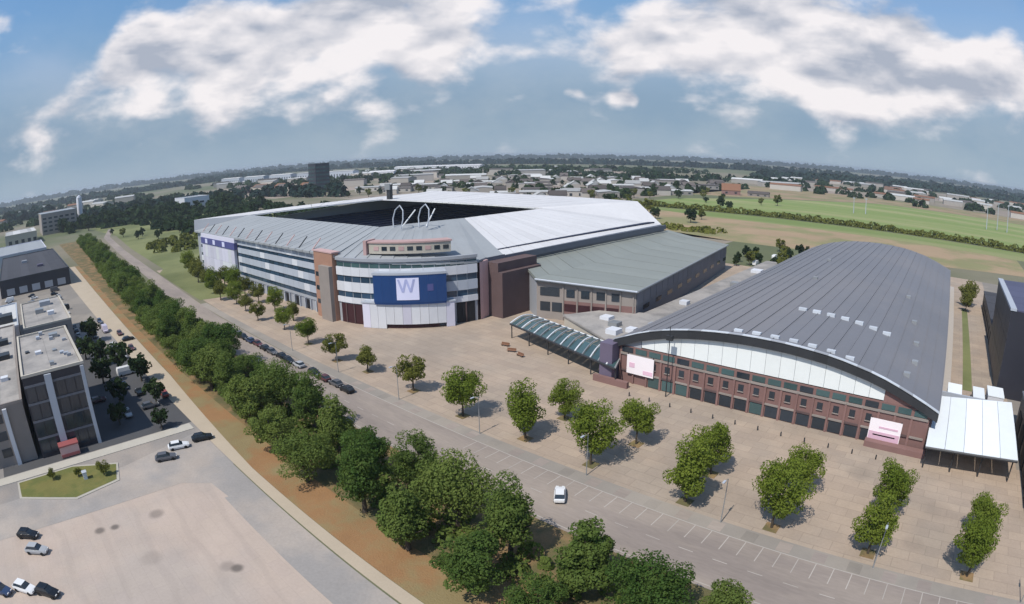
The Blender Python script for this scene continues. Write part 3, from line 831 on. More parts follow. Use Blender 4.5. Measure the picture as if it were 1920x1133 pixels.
# white boxes in the alley
for i, (x0, x1, y0, y1, h, lab) in enumerate(((6.3, 9.9, 139, 146, 3.0, 'white cabin in the alley against the wall of the arched hall'), (13.2, 16.2, 140, 147.4, 2.8, 'cream cabin in the middle of the alley behind the white canopy'), (17.2, 21.6, 142, 149, 3.2, 'large white cabin in the alley beside the black shed'))):
    k = thing('site_cabin', lab, 'cabin', ((x0 + x1) / 2, (y0 + y1) / 2, 0), 'cabins in the alley')
    box('body', x0, x1, y0, y1, .15, h, M['white'] if i != 1 else M['beige'], k)
    box('roof', x0 - .1, x1 + .1, y0 - .1, y1 + .1, h + .002, h + .18, M['canvas'], k)
    box('door', x0 + .5, x0 + 1.5, y0 - .06, y0 - .002, .2, 2.2, M['grey'], k)
    box('skid', x0 + .2, x1 - .2, y0 + .2, y1 - .2, 0, .148, M['steeld'], k)
# black shed at the right-hand edge
BS = thing('black_shed', 'tall black hall with pale roof edge at the right side of the alley', 'hall', (42, 190, 0))
box('wall', 20.4, 60, 152, 198, 0, 21.6, M['charcoal'], BS)
for k in range(5):
    y0, y1 = 152 + k * 9.2, 152 + (k + 1) * 9.2 - .12
    MB().prism([(22.0, y0), (60, y0), (60, y1), (22.0, y1)], 21.61, [21.9, 23.2, 23.2, 21.9]).build('roof_panel', M['bluesheet'], BS)
    for z0_, z1_ in ((.3, 7.1), (7.2, 14.2), (14.3, 21.4)): box('wall_panel', 20.2, 20.398, y0, y1, z0_, z1_, M['charcoal'], BS)
box('roof_edge', 20.0, 21.8, 151.8, 198, 21.61, 22.2, M['palegrey'], BS)
LS = thing('low_black_shed', 'low black shed continuing the tall black hall along the alley', 'shed', (40, 232, 0))
box('wall', 20.6, 58, 198.2, 262, 0, 6.6, M['charcoal'], LS)
for k in range(8): box('roof_panel', 20.4, 58, 198.2 + k * 8, 198.2 + (k + 1) * 8 - .2, 6.61, 6.9 + .03 * (k % 2), M['roofdark'], LS)
for k in range(7): box('door', 20.48, 20.59, 201 + k * 8.6, 205 + k * 8.6, .1, 4, M['black'], LS)
AX = thing('black_annex', 'low black flat roofed annex right of the white canopy', 'building', (40, 114, 0))
box('wall', 25.2, 58, 92, 136, 0, 7.4, M['charcoal'], AX)
for k in range(6): box('roof_panel', 25.0, 58, 92 + k * 7.4, 92 + (k + 1) * 7.4 - .1, 7.41, 7.7 + .03 * (k % 2), M['slate'], AX)
for k in range(5): box('door', 25.04, 25.19, 96 + k * 8, 101 + k * 8, .1, 4.4, M['black'], AX)

# ------------------------------------------------------------------ buildings on the left
def block(name, label, cat, x0, x1, y0, y1, h, wall, roof, para='beige', windows=(), units=()):
    b = thing(name, label, cat, ((x0 + x1) / 2, (y0 + y1) / 2, 0))
    box('wall', x0, x1, y0, y1, 0, h, M[wall], b)
    n = max(1, int((y1 - y0) / 4.8))
    for k in range(n):
        a, c = y0 + .5 + (y1 - y0 - 1) * k / n, y0 + .5 + (y1 - y0 - 1) * (k + 1) / n - .05
        box('roof_panel', x0 + .5, x1 - .5, a, c, h + .005, h + .1 + .02 * (k % 2), M[roof], b)
    for a in ((x0 - .1, x0 + .45, y0 - .1, y1 + .1), (x1 - .45, x1 + .1, y0 - .1, y1 + .1), (x0 + .46, x1 - .46, y0 - .1, y0 + .45), (x0 + .46, x1 - .46, y1 - .45, y1 + .1)):
        box('parapet', *a, h + .004, h + .55, M[para], b)
    for (yy0, yy1, zz0, zz1, m) in windows: box('window', x1 + .005, x1 + .12, yy0, yy1, zz0, zz1, M[m], b)
    for (ux, uy, s, hh, m) in units: box('roof_unit', ux - s, ux + s, uy - s, uy + s, h + .12, h + .12 + hh, M[m], b)
    return b


bB = block('office_block', 'tall office block with dark glass front, pale pillar and beige roof', 'building', -158, -121, -4, 10.2, 16.8, 'charcoal', 'roofpale', 'beige',
           [(y, y + 2.0, z, z + 2.9, 'glass') for y in (-3.6, -1.4, 3.3, 5.5, 7.7) for z in (1, 4.6, 8.2, 11.8)],
           [(-150, 6, 1.2, .9, 'steelg'), (-137, 1, .8, .6, 'white'), (-131, 7.5, .6, .5, 'grey')])
box('pillar', -121.9, -120.4, 1.0, 2.6, 0, 16.6, M['palegrey'], bB)
box('pillar', -120.99, -120.5, 9.3, 10.1, 0, 16.6, M['palegrey'], bB)
for z in (3.95, 7.55, 11.15, 14.75): box('spandrel', -120.995, -120.86, -3.9, .95, z, z + .45, M['slate'], bB); box('spandrel', -120.995, -120.86, 2.65, 9.25, z, z + .45, M['slate'], bB)
ur = random.Random(12)
for i in range(9):
    x, y = -155 + i * 3.7, ur.uniform(-2.4, 8.6); a = ur.uniform(.3, .8)
    box('roof_unit', x - a, x + a, y - .5, y + .5, 16.95, 17.2 + ur.random() * .8, M[ur.choice(('steelg', 'grey', 'steeld', 'palegrey'))], bB)
bD = block('office_wing', 'pale flat roofed wing left of the dark glass office block', 'building', -200, -122, -34, -5.2, 12.2, 'greybrick', 'roofpale', 'greybrick',
           [(y, y + 2.4, z, z + 1.8, 'glass') for y in (-33, -29, -25, -21, -17, -13) for z in (2, 5.5, 9)],
           [(-160, -9, 1.8, 1.2, 'steeld'), (-176, -9, 1.5, 1.4, 'steeld'), (-150, -14, 1.2, 1, 'grey'), (-186, -12, 1.4, 1.2, 'steelg'), (-140, -9, 1, .8, 'white')])
box('pillar', -121.99, -121.2, -10.2, -9.2, 0, 11.8, M['white'], bD)
for i in range(12):
    x, y = -196 + i * 6.1, ur.uniform(-30, -7); a = ur.uniform(.5, 1.6)
    box('roof_unit', x - a, x + a, y - .8, y + .8, 12.35, 12.7 + ur.random() * 1.2, M[ur.choice(('steelg', 'grey', 'steeld', 'slate'))], bD)
block('beige_roof_block', 'beige flat roofed block with small roof units behind the dark glass office block', 'building', -240, -193, -2, 15, 11.5, 'greybrick', 'roofpale', 'beige',
      [(y, y + 2.2, z, z + 1.6, 'glass') for y in (-1, 3, 7, 11) for z in (2, 5.4, 8.6)], [(-215, 5, 1.6, 1.4, 'steelg'), (-208, 9, 1.2, 1.2, 'white'), (-228, 8, 2.2, 1.6, 'grey')])
block('grey_roof_block', 'grey flat roofed block with dark plant room left of the beige roofed block', 'building', -262, -214, -30, -4, 9, 'grey', 'tilelight', 'palegrey', [(y, y + 2.4, 3, 5, 'glass') for y in (-28, -23, -18, -13, -8)], [(-226, -9, 3, 2.6, 'steeld'), (-246, -14, 2, 1.4, 'white')])
block('black_roof_warehouse', 'wide warehouse with a black flat roof far along the left side', 'warehouse', -480, -345, -14, 30, 9, 'charcoal', 'roofdark', 'steeld', [(y, y + 5, 1, 4.4, 'grey') for y in (-10, -2, 6, 14, 22)], [(-380, 14, 2, 1.4, 'purple'), (-420, 4, 2, 1.4, 'grey')])
block('silver_shed', 'long silver roofed shed behind the black roofed warehouse', 'shed', -600, -505, -20, 26, 9, 'palegrey', 'roofgrey', 'lilac', [(y, y + 6, 1, 5, 'glassblue') for y in (-14, -4, 6, 16)])
block('cream_hall', 'cream walled hall beyond the silver shed at the far left', 'hall', -790, -700, -14, 26, 13, 'beige', 'tilelight', 'beige', [(y, y + 4, 3, 7, 'glass') for y in (-10, -2, 6, 14, 21)])
block('grey_office_tower', 'grey office block with a brick base near the white silo', 'building', -880, -800, 38, 88, 26, 'greybrick', 'roofgrey', 'grey', [(y, y + 5, z, z + 2.2, 'glass') for y in (40, 48, 56, 64, 72, 80) for z in (4, 9, 14, 19)])
block('white_pavilion', 'small white pavilion on the grass left of the stadium', 'building', -820, -772, 236, 272, 19, 'white', 'roofgrey', 'white', [(y, y + 6, z, z + 2.4, 'glass') for y in (238, 248, 258) for z in (4, 11)])
# white silo
si = thing('white_silo', 'tall slim white silo standing by the woods at the far left', 'silo', (-850, 99, 0))
MB().tube([(-850, 99, 0), (-850, 99, 38)], 4.2, 16).build('shaft', M['white'], si)
MB().tube([(-850, 99, 38.01), (-850, 99, 40), (-850, 99, 42)], [4.4, 3.2, .6], 16).build('cap', M['palegrey'], si)
MB().tube([(-845.6, 97.5, 0), (-845.6, 97.5, 38)], .35, 6).build('ladder_cage', M['steelg'], si)
# dark tower behind the stadium
dt = block('dark_tower_block', 'dark green black tower block rising behind the left stadium roof', 'building', -866, -842, 480, 506, 47, 'charcoal', 'roofdark', 'steeld', [(y, y + 5.4, z, z + 2.6, 'glassgreen') for y in (481, 487.2, 493.4, 499.6) for z in range(4, 44, 6)])
for z in range(4, 44, 6):
    for x in range(-865, -844, 7): box('window', x, x + 5, 479.88, 479.995, z, z + 2.6, M['glassgreen'], dt)
# long white warehouse far behind
def gable(name, label, cat, cx, cy, L, W, h, rise, rz, wall, roof, group=None, openings=True):
    b = thing(name, label, cat, (cx, cy, 0), group, rz)
    key = (round(L), round(W), round(h), round(rise))
    b['_o'] = (0, 0, 0)
    MB().prism([(-L / 2, -W / 2), (L / 2, -W / 2), (L / 2, W / 2), (-L / 2, W / 2)], 0, h).build('wall', M[wall], b)
    mb = MB()
    e = .5
    for s in (-1, 1):
        mb.prism([(-L / 2 - e, s * (W / 2 + e)), (L / 2 + e, s * (W / 2 + e)), (L / 2 + e, 0), (-L / 2 - e, 0)], [h - .1, h - .1, h + rise - .1, h + rise - .1], [h + .25, h + .25, h + rise + .25, h + rise + .25])
    for s in (-1, 1):
        mb.face([(s * L / 2, -W / 2, h), (s * L / 2, W / 2, h), (s * L / 2, 0, h + rise)][::s])
    mb.build('roof', M[roof], b)
    if openings:
        for k in range(max(1, int(L / 9))):
            x = -L / 2 + (k + .5) * L / max(1, int(L / 9))
            MB().box(x - 1.6, x + 1.6, -W / 2 - .08, -W / 2 - .005, h * .3, h * .7).build('window', M['glass'], b)
    return b


gable('long_white_warehouse', 'very long white warehouse on the skyline behind the stadium', 'warehouse', -1530, 1345, 300, 60, 15, 3, math.atan2(141, 245), 'white', 'roofwhite')
gable('white_warehouse', 'white warehouse far behind the left end of the stadium bowl', 'warehouse', -1290, 940, 70, 40, 14, 3, .6, 'white', 'roofwhite')
gable('brown_barn', 'barn with a red brown roof at the edge of the bare field', 'barn', -306, 790, 26, 18, 6, 9, .4, 'brick', 'tile')
gable('low_farm_shed', 'low grey shed by the bare field beside the barn', 'shed', -268, 800, 30, 12, 4, 3, .2, 'greybrick', 'tiledark')
for i in range(7):
    gable('terrace_house', 'beige terraced house in the row left of the dark tower block', 'house', -1130 + i * 42, 470 + i * 4 + (i % 2) * 22, 36, 18, 11, 5, .25, 'beige' if i % 3 else 'brick', 'tile' if i % 2 else 'tiledark', 'beige terraces left of the dark tower')
for i in range(5):
    gable('terrace_block', 'pale grey apartment slab beyond the beige terraces', 'building', -1750 + i * 105, 700 + i * 35, 84, 26, 22, 2, .35, 'palegrey', 'tilelight', 'pale apartment slabs beyond the terraces')
town = []
def scatter(n, x0, x1, y0, y1, mind, seed, skew=None):
    rg = random.Random(seed); out = []; tries = 0
    while len(out) < n and tries < 8000:
        tries += 1
        x, y = rg.uniform(x0, x1), rg.uniform(y0, y1)
        if skew and not skew(x, y): continue
        if all((x - a) ** 2 + (y - b) ** 2 > mind ** 2 for a, b in out): out.append((x, y))
    return out, rg
pts, rg = scatter(96, -800, -345, 470, 980, 27, 3, lambda x, y: y > 420 - (x + 350) * .25)
for x, y in pts:
    big = rg.random() < .4
    lt = rg.random() < .6
    gable('town_house', ('wide ' if big else 'small ') + ('light flat roofed' if lt else 'dark roofed') + ' building of the estate behind the stadium', 'house', x, y, rg.uniform(26, 44) if big else rg.uniform(14, 22), rg.uniform(12, 18) if not big else 24, rg.uniform(5, 8), 1.2 if big else 4.5, rg.choice((.75, .75, -.8)), 'wallfar', 'tilelight' if lt else 'tiledark', 'houses of the estate behind the stadium', big)
pts, rg = scatter(64, -440, 520, 990, 1950, 44, 5)
for x, y in pts:
    gable('far_shed', 'low distant shed in the built up band beyond the green field', 'shed', x, y, rg.uniform(24, 80), rg.uniform(14, 26), rg.uniform(5, 9), 2.5, rg.choice((0, .1, .75)), 'wallfar', rg.choice(('tilelight', 'tilelight', 'tile', 'tiledark')), 'low sheds beyond the green field', False)
pts, rg = scatter(44, -1900, -820, 600, 1500, 60, 8)
for x, y in pts:
    gable('far_building', 'distant grey building on the plain behind the stadium', 'building', x, y, rg.uniform(30, 80), 26, rg.uniform(8, 14), 2, rg.choice((.3, .75, 1.2)), 'wallfar', 'tilelight' if rg.random() < .7 else 'tiledark', 'distant buildings behind the stadium', False)
pts, rg = scatter(16, -2000, -1000, -120, 330, 80, 9)
for x, y in pts:
    gable('suburb_building', 'distant grey building among the woods at the far left', 'building', x, y, rg.uniform(30, 70), 26, rg.uniform(9, 16), 3, rg.choice((.3, .75, 1.2)), 'wallfar', 'tilelight' if rg.random() < .6 else 'tile', 'distant buildings at the far left', False)
# floodlight masts by the field
for i, (x, y) in enumerate(((51, 720), (66, 735), (78, 722), (-111, 680), (-98, 690))):
    m = thing('floodlight_mast', 'slim pale floodlight mast standing in the green field', 'mast', (x, y, 0), 'floodlight masts in the green field')
    m['_o'] = (0, 0, 0)
    H = 30 if i < 3 else 17
    MB().tube([(0, 0, 0), (0, 0, H)], [.55, .3], 8).build('pole', M['palegrey'], m)
    MB().box(-1.3, 1.3, -.4, .4, H - 1.0, H + .4).build('lamp_bank', M['grey'], m)

# ------------------------------------------------------------------ trees


def crown_mesh(name, seed, n_cl, quads, h0, h1, rad, leaf, m, shape='oval', cl=(.22, .36)):
    rs = np.random.RandomState(seed)
    hz = (h1 - h0) / 2; cz = (h1 + h0) / 2
    P = []
    while len(P) < n_cl:
        p = rs.uniform(-1, 1, 3)
        r = np.linalg.norm(p)
        if r > 1 or r < .25: continue
        if shape == 'cone':
            w = 1.0 - .55 * (p[2] + 1) / 2
            if math.hypot(p[0], p[1]) > w: continue
        p = p * (0.55 + .45 * r)
        P.append(p)
    P = np.array(P)
    P *= np.array([rad * .85, rad * .85, hz * .85])
    P += np.array([rs.uniform(-.3, .3), rs.uniform(-.3, .3), cz])
    V = []
    for p in P:
        cr = rad * rs.uniform(*cl)
        d = rs.normal(size=(quads, 3)); d /= np.linalg.norm(d, axis=1)[:, None]
        c = p + d * cr * rs.uniform(.72, 1.08, (quads, 1)) * np.array([1, 1, .85])
        nrm = d * .8 + rs.normal(size=(quads, 3)) * .55 + np.array([0, 0, .35])
        nrm /= np.linalg.norm(nrm, axis=1)[:, None]
        ref = rs.normal(size=(quads, 3))
        a = np.cross(nrm, ref); a /= np.linalg.norm(a, axis=1)[:, None]
        b = np.cross(nrm, a)
        s = leaf * rs.uniform(.6, 1.25, (quads, 1))
        a *= s; b *= s * .8
        V.append(np.stack([c - a * .6, c - b * .5 + a * .1, c + a * .6, c + b * .5 - a * .1], 1))
    V = np.concatenate(V).reshape(-1, 3)
    nq = len(V) // 4
    me = bpy.data.meshes.new(name)
    me.vertices.add(len(V)); me.vertices.foreach_set('co', V.astype(np.float32).ravel())
    me.loops.add(nq * 4); me.loops.foreach_set('vertex_index', np.arange(nq * 4, dtype=np.int32))
    me.polygons.add(nq); me.polygons.foreach_set('loop_start', np.arange(0, nq * 4, 4, dtype=np.int32))
    me.polygons.foreach_set('loop_total', np.full(nq, 4, np.int32))
    me.materials.append(m)
    me.update(calc_edges=True)
    return me


def trunk_mesh(name, seed, h, top, r, spread):
    rg = random.Random(seed)
    mb = MB()
    mb.tube([(0, 0, 0), (.05, .02, h * .5), (rg.uniform(-.2, .2), rg.uniform(-.2, .2), h), (rg.uniform(-.3, .3), rg.uniform(-.3, .3), top)], [r * 1.25, r, r * .75, r * .2], 8)
    for k in range(6):
        a = k * 1.05 + rg.uniform(-.3, .3); z = h * rg.uniform(.75, 1.25)
        mb.tube([(0, 0, z), (math.cos(a) * spread * .45, math.sin(a) * spread * .45, z + (top - h) * .28), (math.cos(a) * spread * .85, math.sin(a) * spread * .85, z + (top - h) * .5)], [r * .5, r * .33, r * .1], 6)
    return mb.mesh(name, M['bark'])


BIG = [(crown_mesh('crown', 10 + i, 48, 240, 2.0, (10.6, 9.4, 11.4, 10.0, 12.0)[i], (4.3, 4.9, 4.2, 4.6, 3.9)[i], (.31, .28, .33, .27, .30)[i], M['leaf'], ('oval', 'oval', 'cone', 'oval', 'cone')[i], ((.22, .36), (.26, .42), (.2, .34), (.18, .30), (.24, .38))[i]), trunk_mesh('trunk', 20 + i, 3.2, 8.6, .3, 3.6)) for i in range(5)]
YNG = [(crown_mesh('crown', 40 + i, 40, 200, 1.3, 6.3 + .3 * i, 2.65, .21, M['leafy'], 'cone' if i == 1 else 'oval', (.26, .4)), trunk_mesh('trunk', 50 + i, 1.9, 5.2, .12, 1.6)) for i in range(4)]
OLV = [(crown_mesh('crown', 60 + i, 32, 150, 1.2, 5.6 + .4 * i, 2.6, .24, M['leafo']), trunk_mesh('trunk', 70 + i, 1.7, 4.6, .14, 1.7)) for i in range(2)]
FAR = [(crown_mesh('crown', 80 + i, 20, 34, 1.5, 11 + i, 5.0, 1.25, M['leafd'] if i < 2 else M['leafo']), trunk_mesh('trunk', 90 + i, 3, 8, .35, 3)) for i in range(3)]


def tree(kind, i, x, y, s, rot, label, group, name='tree', sz=1.0):
    c, t = kind[i % len(kind)]
    o = thing(name, label, 'tree', (x, y, 0), group, rot)
    o.scale = (s, s, s * sz)
    child('trunk', t, o); child('crown', c, o)
    return o


rg = random.Random(21)
# dense roadside row, near end first: positions and what singles each out
ROW = [(-13.5, 49.5, .92, 'small bright crowned tree at the near end of the dense row, on the road side'),
       (-22.7, 47.2, 1.12, 'broad tree second from the near end of the dense row'),
       (-31.6, 47.6, 1.15, 'large round tree of the dense row nearest to the white parked car across the road'),
       (-31.5, 41.0, .95, 'low tree at the near end of the dense row, on the dry verge side'),
       (-43.0, 47.6, 1.0, 'road side tree of the dense row just behind the large round near one'),
       (-42.0, 41.0, 1.02, 'verge side tree of the dense row beside the lowest gap in the foliage'),
       (-53.0, 48.0, 1.02, 'road side tree of the dense row facing the second plaza tree pair'),
       (-54.0, 41.3, .98, 'verge side tree of the dense row above the orange patch of verge'),
       (-64.5, 50.6, .92, 'slim road side tree of the dense row standing a little out toward the road'),
       (-65.7, 42.6, 1.05, 'verge side tree of the dense row level with the small stain on the concrete yard'),
       (-74.5, 48.4, .95, 'road side tree of the dense row behind the slim one standing out toward the road'),
       (-79.5, 40.8, .98, 'verge side tree of the dense row beside yellow grass near the concrete yard'),
       (-83.5, 48.4, 1.02, 'broad road side tree of the dense row opposite the round lone plaza tree'),
       (-93.0, 41.6, 1.02, 'verge side tree of the dense row nearest to the end of the cross road'),
       (-95.0, 49.8, .95, 'road side tree of the dense row opposite the near end of the parked car line'),
       (-105.5, 43.0, 1.0, 'verge side tree of the dense row beside the black car at the junction')]
for i, (x, y, s, lab) in enumerate(ROW):
    tree(BIG, i, x, y - (2.6 if y < 44 else .8), s * rg.uniform(1.02, 1.2) * (.86 if i < 4 else 1), rg.uniform(0, 6.28), lab, 'dense tree row beside the road', sz=rg.uniform(.74, 1.0))
x = -107.0; i = 0
while x > -560:
    sh = 0 if x > -150 else (-x - 150) * .055
    i += 1
    part_ = ' between junction and parked cars' if x > -178 else ', opposite the long stadium facade' if x > -300 else ', far off beside the meadow'
    lab = 'dense tree on the %s side of the roadside row' + part_
    grp = 'dense tree row beside the road'
    tree(BIG, i, x + rg.uniform(-1.2, 1.2), 48.6 + sh * .95 + rg.uniform(-1, 1), rg.uniform(.98, 1.32), rg.uniform(0, 6.28), lab % 'road', grp, sz=rg.uniform(.68, .95))
    tree(BIG, i + 2, x - 5 + rg.uniform(-1.2, 1.2), 41.6 + sh + rg.uniform(-1, 1), rg.uniform(.98, 1.32), rg.uniform(0, 6.28), lab % 'verge', grp, sz=rg.uniform(.68, .95))
    x -= 9.4 if x > -300 else 11
# plaza trees
PL = [(-146, 77, .95, 'bright light green young tree in front of the stadium facade left of the stair tower'), (-127.5, 75, 1.0, 'olive young tree below the maroon gateway of the stadium corner'),
      (-115, 76, .95, 'young olive tree in front of the left end of the white stadium entrance'), (-97.4, 75.8, 1.12, 'young tree with brown tips left of the open plaza centre'),
      (-80, 74, 1.25, 'round lone young tree on the plaza between road and canopy'), (-64.3, 74.5, 1.3, 'round plaza tree paired with a smaller one behind it, below the glass canopy'),
      (-64.2, 86, .95, 'smaller plaza tree standing behind the round one below the glass canopy'), (-49.5, 74, 1.28, 'plaza tree with a dark blue shadow in front of the white banner'),
      (-47.3, 85, 1.1, 'oval plaza tree closest to the left part of the brick hall front'), (-31.1, 72.8, 1.32, 'broad bright plaza tree in the road side line below the middle of the brick hall'),
      (-31.4, 82.8, 1.1, 'slender plaza tree behind the broad bright one below the middle of the brick hall'), (-16.8, 73.2, 1.22, 'bright plaza tree in the road side line below the right half of the brick hall'),
      (-16.4, 85, 1.02, 'dark green plaza tree nearest the right half of the brick hall wall'), (-1.5, 73.6, 1.1, 'tall narrow plaza tree in the road side line below the pink banner'),
      (-1.2, 85, 1.08, 'yellow green plaza tree just below the pink banner'), (14.6, 74, 1.1, 'rightmost plaza tree in the road side line'),
      (15.4, 83.6, 1.0, 'rightmost plaza tree in the line nearer the white canopy')]
for i, (x, y, s, lab) in enumerate(PL):
    tree(YNG if i not in (1, 2, 3) else OLV, i, x, y, s * 1.28, rg.uniform(0, 6.28), lab, 'young trees on the plaza')
for x, y, s, lab in PL:
    MB().box(x - 1.1, x + 1.1, y - 1.1, y + 1.1, z2, z2 + .06).build('tree_pit', M['bed'])['kind'] = 'structure'
FRT = [(-165, 79), (-182, 77.5), (-198, 80), (-212, 82), (-224, 80), (-172, 86), (-190, 88), (-206, 89), (-222, 90), (-240, 83), (-255, 85), (-270, 86), (-236, 91), (-250, 92), (-286, 90), (-302, 92)]
for i, (x, y) in enumerate(FRT):
    tree(OLV if i % 3 else YNG, i, x, y, rg.uniform(.95, 1.2) * (1.5 if x < -214 else 1.15), rg.uniform(0, 6.28), 'olive green street tree in front of the long stadium facade', 'street trees before the long stadium facade')
# trees and shrubs round the dark yard on the left
for i, (x, y, s, lab) in enumerate(((-166, 25, .8, 'dark tree beside the parked white van behind the office block'), (-152, 28, .7, 'dark shrubby tree between the parked cars and the sandy path'), (-176, 20, .75, 'dark tree at the corner of the beige roofed block'),
                                    (-140, 19, .62, 'small dark tree in the shade of the office block'), (-127, 16, .5, 'bushy dark tree in front of the shaded yard'), (-205, 22, .8, 'dark tree beside the lilac van'), (-118.5, 24, .45, 'dark bush at the kerb corner of the shaded yard'), (-133, 27, .6, 'dark tree between the red car and the shaded yard'), (-186, 17, .7, 'dark tree by the wall of the beige roofed block'), (-158, 18, .7, 'dark tree behind the shaded yard next to the office block'))):
    tree([(FAR[0][0], FAR[0][1])], 0, x, y, s, rg.uniform(0, 6), lab, 'trees in the office yard')
for i, (x, y, s, lab) in enumerate(((-110, -3, .45, 'small dark shrub on the grass island'), (-105.2, 7.4, .55, 'olive shrub at the end of the grass island'), (-108, 2.4, .35, 'tiny shrub beside the white box on the grass island'))):
    tree(OLV, i, x, y, s, rg.uniform(0, 6), lab, 'shrubs on the grass island', 'shrub')
tree(OLV, 0, 14, 258, 2.0, 1, 'olive tree in the alley behind the arched hall', None)
tree(OLV, 1, 12.5, 247, 1.3, 2, 'lower olive tree in the alley in front of the taller one', None)
bx = thing('utility_box', 'small white utility box on the grass island', 'utility box', (-106.2, 3.6, .15))
box('body', -106.7, -105.7, 3.2, 4.0, .17, 1.5, M['white'], bx); box('cap', -106.8, -105.6, 3.1, 4.1, 1.502, 1.62, M['palegrey'], bx)
# trees in the middle distance
def trees_in(n, x0, x1, y0, y1, mind, seed, label, group, s=(.8, 1.3), kind=FAR, cond=None):
    p, r2 = scatter(n, x0, x1, y0, y1, mind, seed, cond)
    for k, (x, y) in enumerate(p): tree(kind, r2.randrange(9), x, y, r2.uniform(*s), r2.uniform(0, 6.28), label, group)
trees_in(60, -720, -330, 430, 860, 20, 31, 'dark tree among the estate houses behind the stadium', 'trees among the estate houses', (.6, 1.05))
trees_in(22, -340, -190, 380, 700, 18, 32, 'dark tree at the edge of the bare field', 'trees round the bare field', (.6, 1.1))
trees_in(28, -860, -560, 60, 330, 16, 33, 'dark tree in the wood beyond the meadow', 'wood beyond the meadow', (1.1, 1.9), FAR[:2], lambda x, y: x < -720 - (y - 60) * .1 or x < -780)
trees_in(12, -640, -420, 100, 190, 20, 34, 'round bush tree standing on the meadow', 'bush trees on the meadow', (.45, .8))
trees_in(16, -104, -74, 262, 330, 7, 35, 'tree behind the grey green hall', 'trees behind the grey green hall', (.4, .7))
trees_in(7, -1300, -880, 540, 900, 40, 36, 'dark tree near the tower block', 'trees near the dark tower', (1.2, 1.9), FAR[:2])
trees_in(10, -1500, -800, 620, 1500, 60, 37, 'distant dark tree on the plain', 'distant trees on the plain', (1.1, 1.9), FAR[:2])


# hedge and woods that read as one mass
def clump_mass(name, cells, hgt, leaf, per, m, seed):
    rs = np.random.RandomState(seed)
    V = []
    for (x, y, rx, ry) in cells:
        d = rs.normal(size=(per, 3)); d /= np.linalg.norm(d, axis=1)[:, None]; d[:, 2] = np.abs(d[:, 2])
        hh = hgt * rs.uniform(.6, 1.15)
        c = np.array([x, y, 0]) + d * np.array([rx, ry, hh])
        nrm = d + rs.normal(size=(per, 3)) * .5
        nrm /= np.linalg.norm(nrm, axis=1)[:, None]
        a = np.cross(nrm, rs.normal(size=(per, 3))); a /= np.linalg.norm(a, axis=1)[:, None]
        b = np.cross(nrm, a)
        s = leaf * rs.uniform(.6, 1.3, (per, 1))
        V.append(np.stack([c - a * s, c - b * s, c + a * s, c + b * s], 1))
    V = np.concatenate(V).reshape(-1, 3)
    V[:, 2] = np.maximum(V[:, 2], .1)
    nq = len(V) // 4
    me = bpy.data.meshes.new(name)
    me.from_pydata(V.tolist(), [], [(4 * i, 4 * i + 1, 4 * i + 2, 4 * i + 3) for i in range(nq)])
    me.materials.append(m)
    o = bpy.data.objects.new(name, me); C.objects.link(o)
    return o


rs = random.Random(5)
hd = clump_mass('hedge', [(-330 + i * 4.6, 519 + rs.uniform(-1.2, 1.2) + 6 * math.sin(i * .03), 4.2, 3) for i in range(170)], 5.5, 1.1, 60, M['leafo'], 3)
tag(hd, 'long dark green hedge line along the near edge of the green field', 'hedge')
def band(x0, y0, x1, y1, depth, step, seed, jig=.4):
    r = random.Random(seed); L = math.hypot(x1 - x0, y1 - y0); n = int(L / step); out = []
    nx, ny = -(y1 - y0) / L, (x1 - x0) / L
    for i in range(n):
        for k in range(max(1, int(depth / step))):
            t = (i + r.uniform(-jig, jig)) / n; w = (k + r.uniform(-jig, jig)) * step
            out.append((x0 + (x1 - x0) * t + nx * w, y0 + (y1 - y0) * t + ny * w, step * r.uniform(.6, .95), step * r.uniform(.6, .95)))
    return out
def wood(name, cells, h, leaf, per, seed, lab, m='leaffar'):
    o = clump_mass(name, cells, h, leaf, per, M[m], seed); o['kind'] = 'stuff'; o['label'] = lab; return o
wood('forest', band(-520, 1650, 150, 2350, 90, 30, 1) + band(150, 2350, 1400, 2100, 120, 34, 2), 22, 6.5, 46, 11, 'dark wood along the right skyline')
wood('forest', band(-4200, 1400, -900, 2600, 120, 42, 3) + band(-900, 2600, 1200, 3600, 120, 42, 4), 26, 9, 36, 12, 'far wood on the skyline behind the stadium')
wood('forest', band(-2700, -500, -2500, 600, 150, 42, 5) + band(-2500, 600, -3000, 1500, 120, 42, 6) + band(-1500, -300, -1450, 120, 60, 24, 7), 24, 8, 40, 13, 'far wood on the left skyline')
wood('forest', band(-6500, -1500, -5600, 3000, 120, 60, 8) + band(-5600, 3000, -2000, 6500, 120, 60, 9) + band(-2000, 6500, 3500, 6500, 120, 60, 10), 40, 16, 30, 14, 'farthest wood on the horizon')
wood('forest', band(-980, 120, -960, 420, 60, 20, 11) + band(-950, 420, -700, 450, 30, 16, 12), 17, 4, 50, 15, 'dark wood behind the white silo')
wood('forest', band(-1350, 1180, -700, 1650, 50, 26, 13), 15, 5, 40, 16, 'green wood behind the long white warehouse', 'leafd')
wood('forest', band(-1250, 1000, -560, 1150, 36, 22, 14) + band(-640, 1050, -330, 1320, 40, 22, 15), 14, 4.5, 40, 17, 'tree belt beyond the estate houses', 'leafd')
rt = random.Random(77)
def spots(n, x0, x1, y0, y1, r0, r1): return [(rt.uniform(x0, x1), rt.uniform(y0, y1), q, q) for q in (rt.uniform(r0, r1) for _ in range(n))]
wood('tree_cover', spots(150, -840, -340, 560, 1040, 4.5, 8), 9, 2.6, 60, 19, 'dark garden trees and hedges among the estate houses', 'leafd')
wood('tree_cover', spots(260, -2000, -820, 600, 1600, 8, 15), 13, 4.5, 50, 20, 'scattered tree groups on the plain behind the stadium', 'leafd')
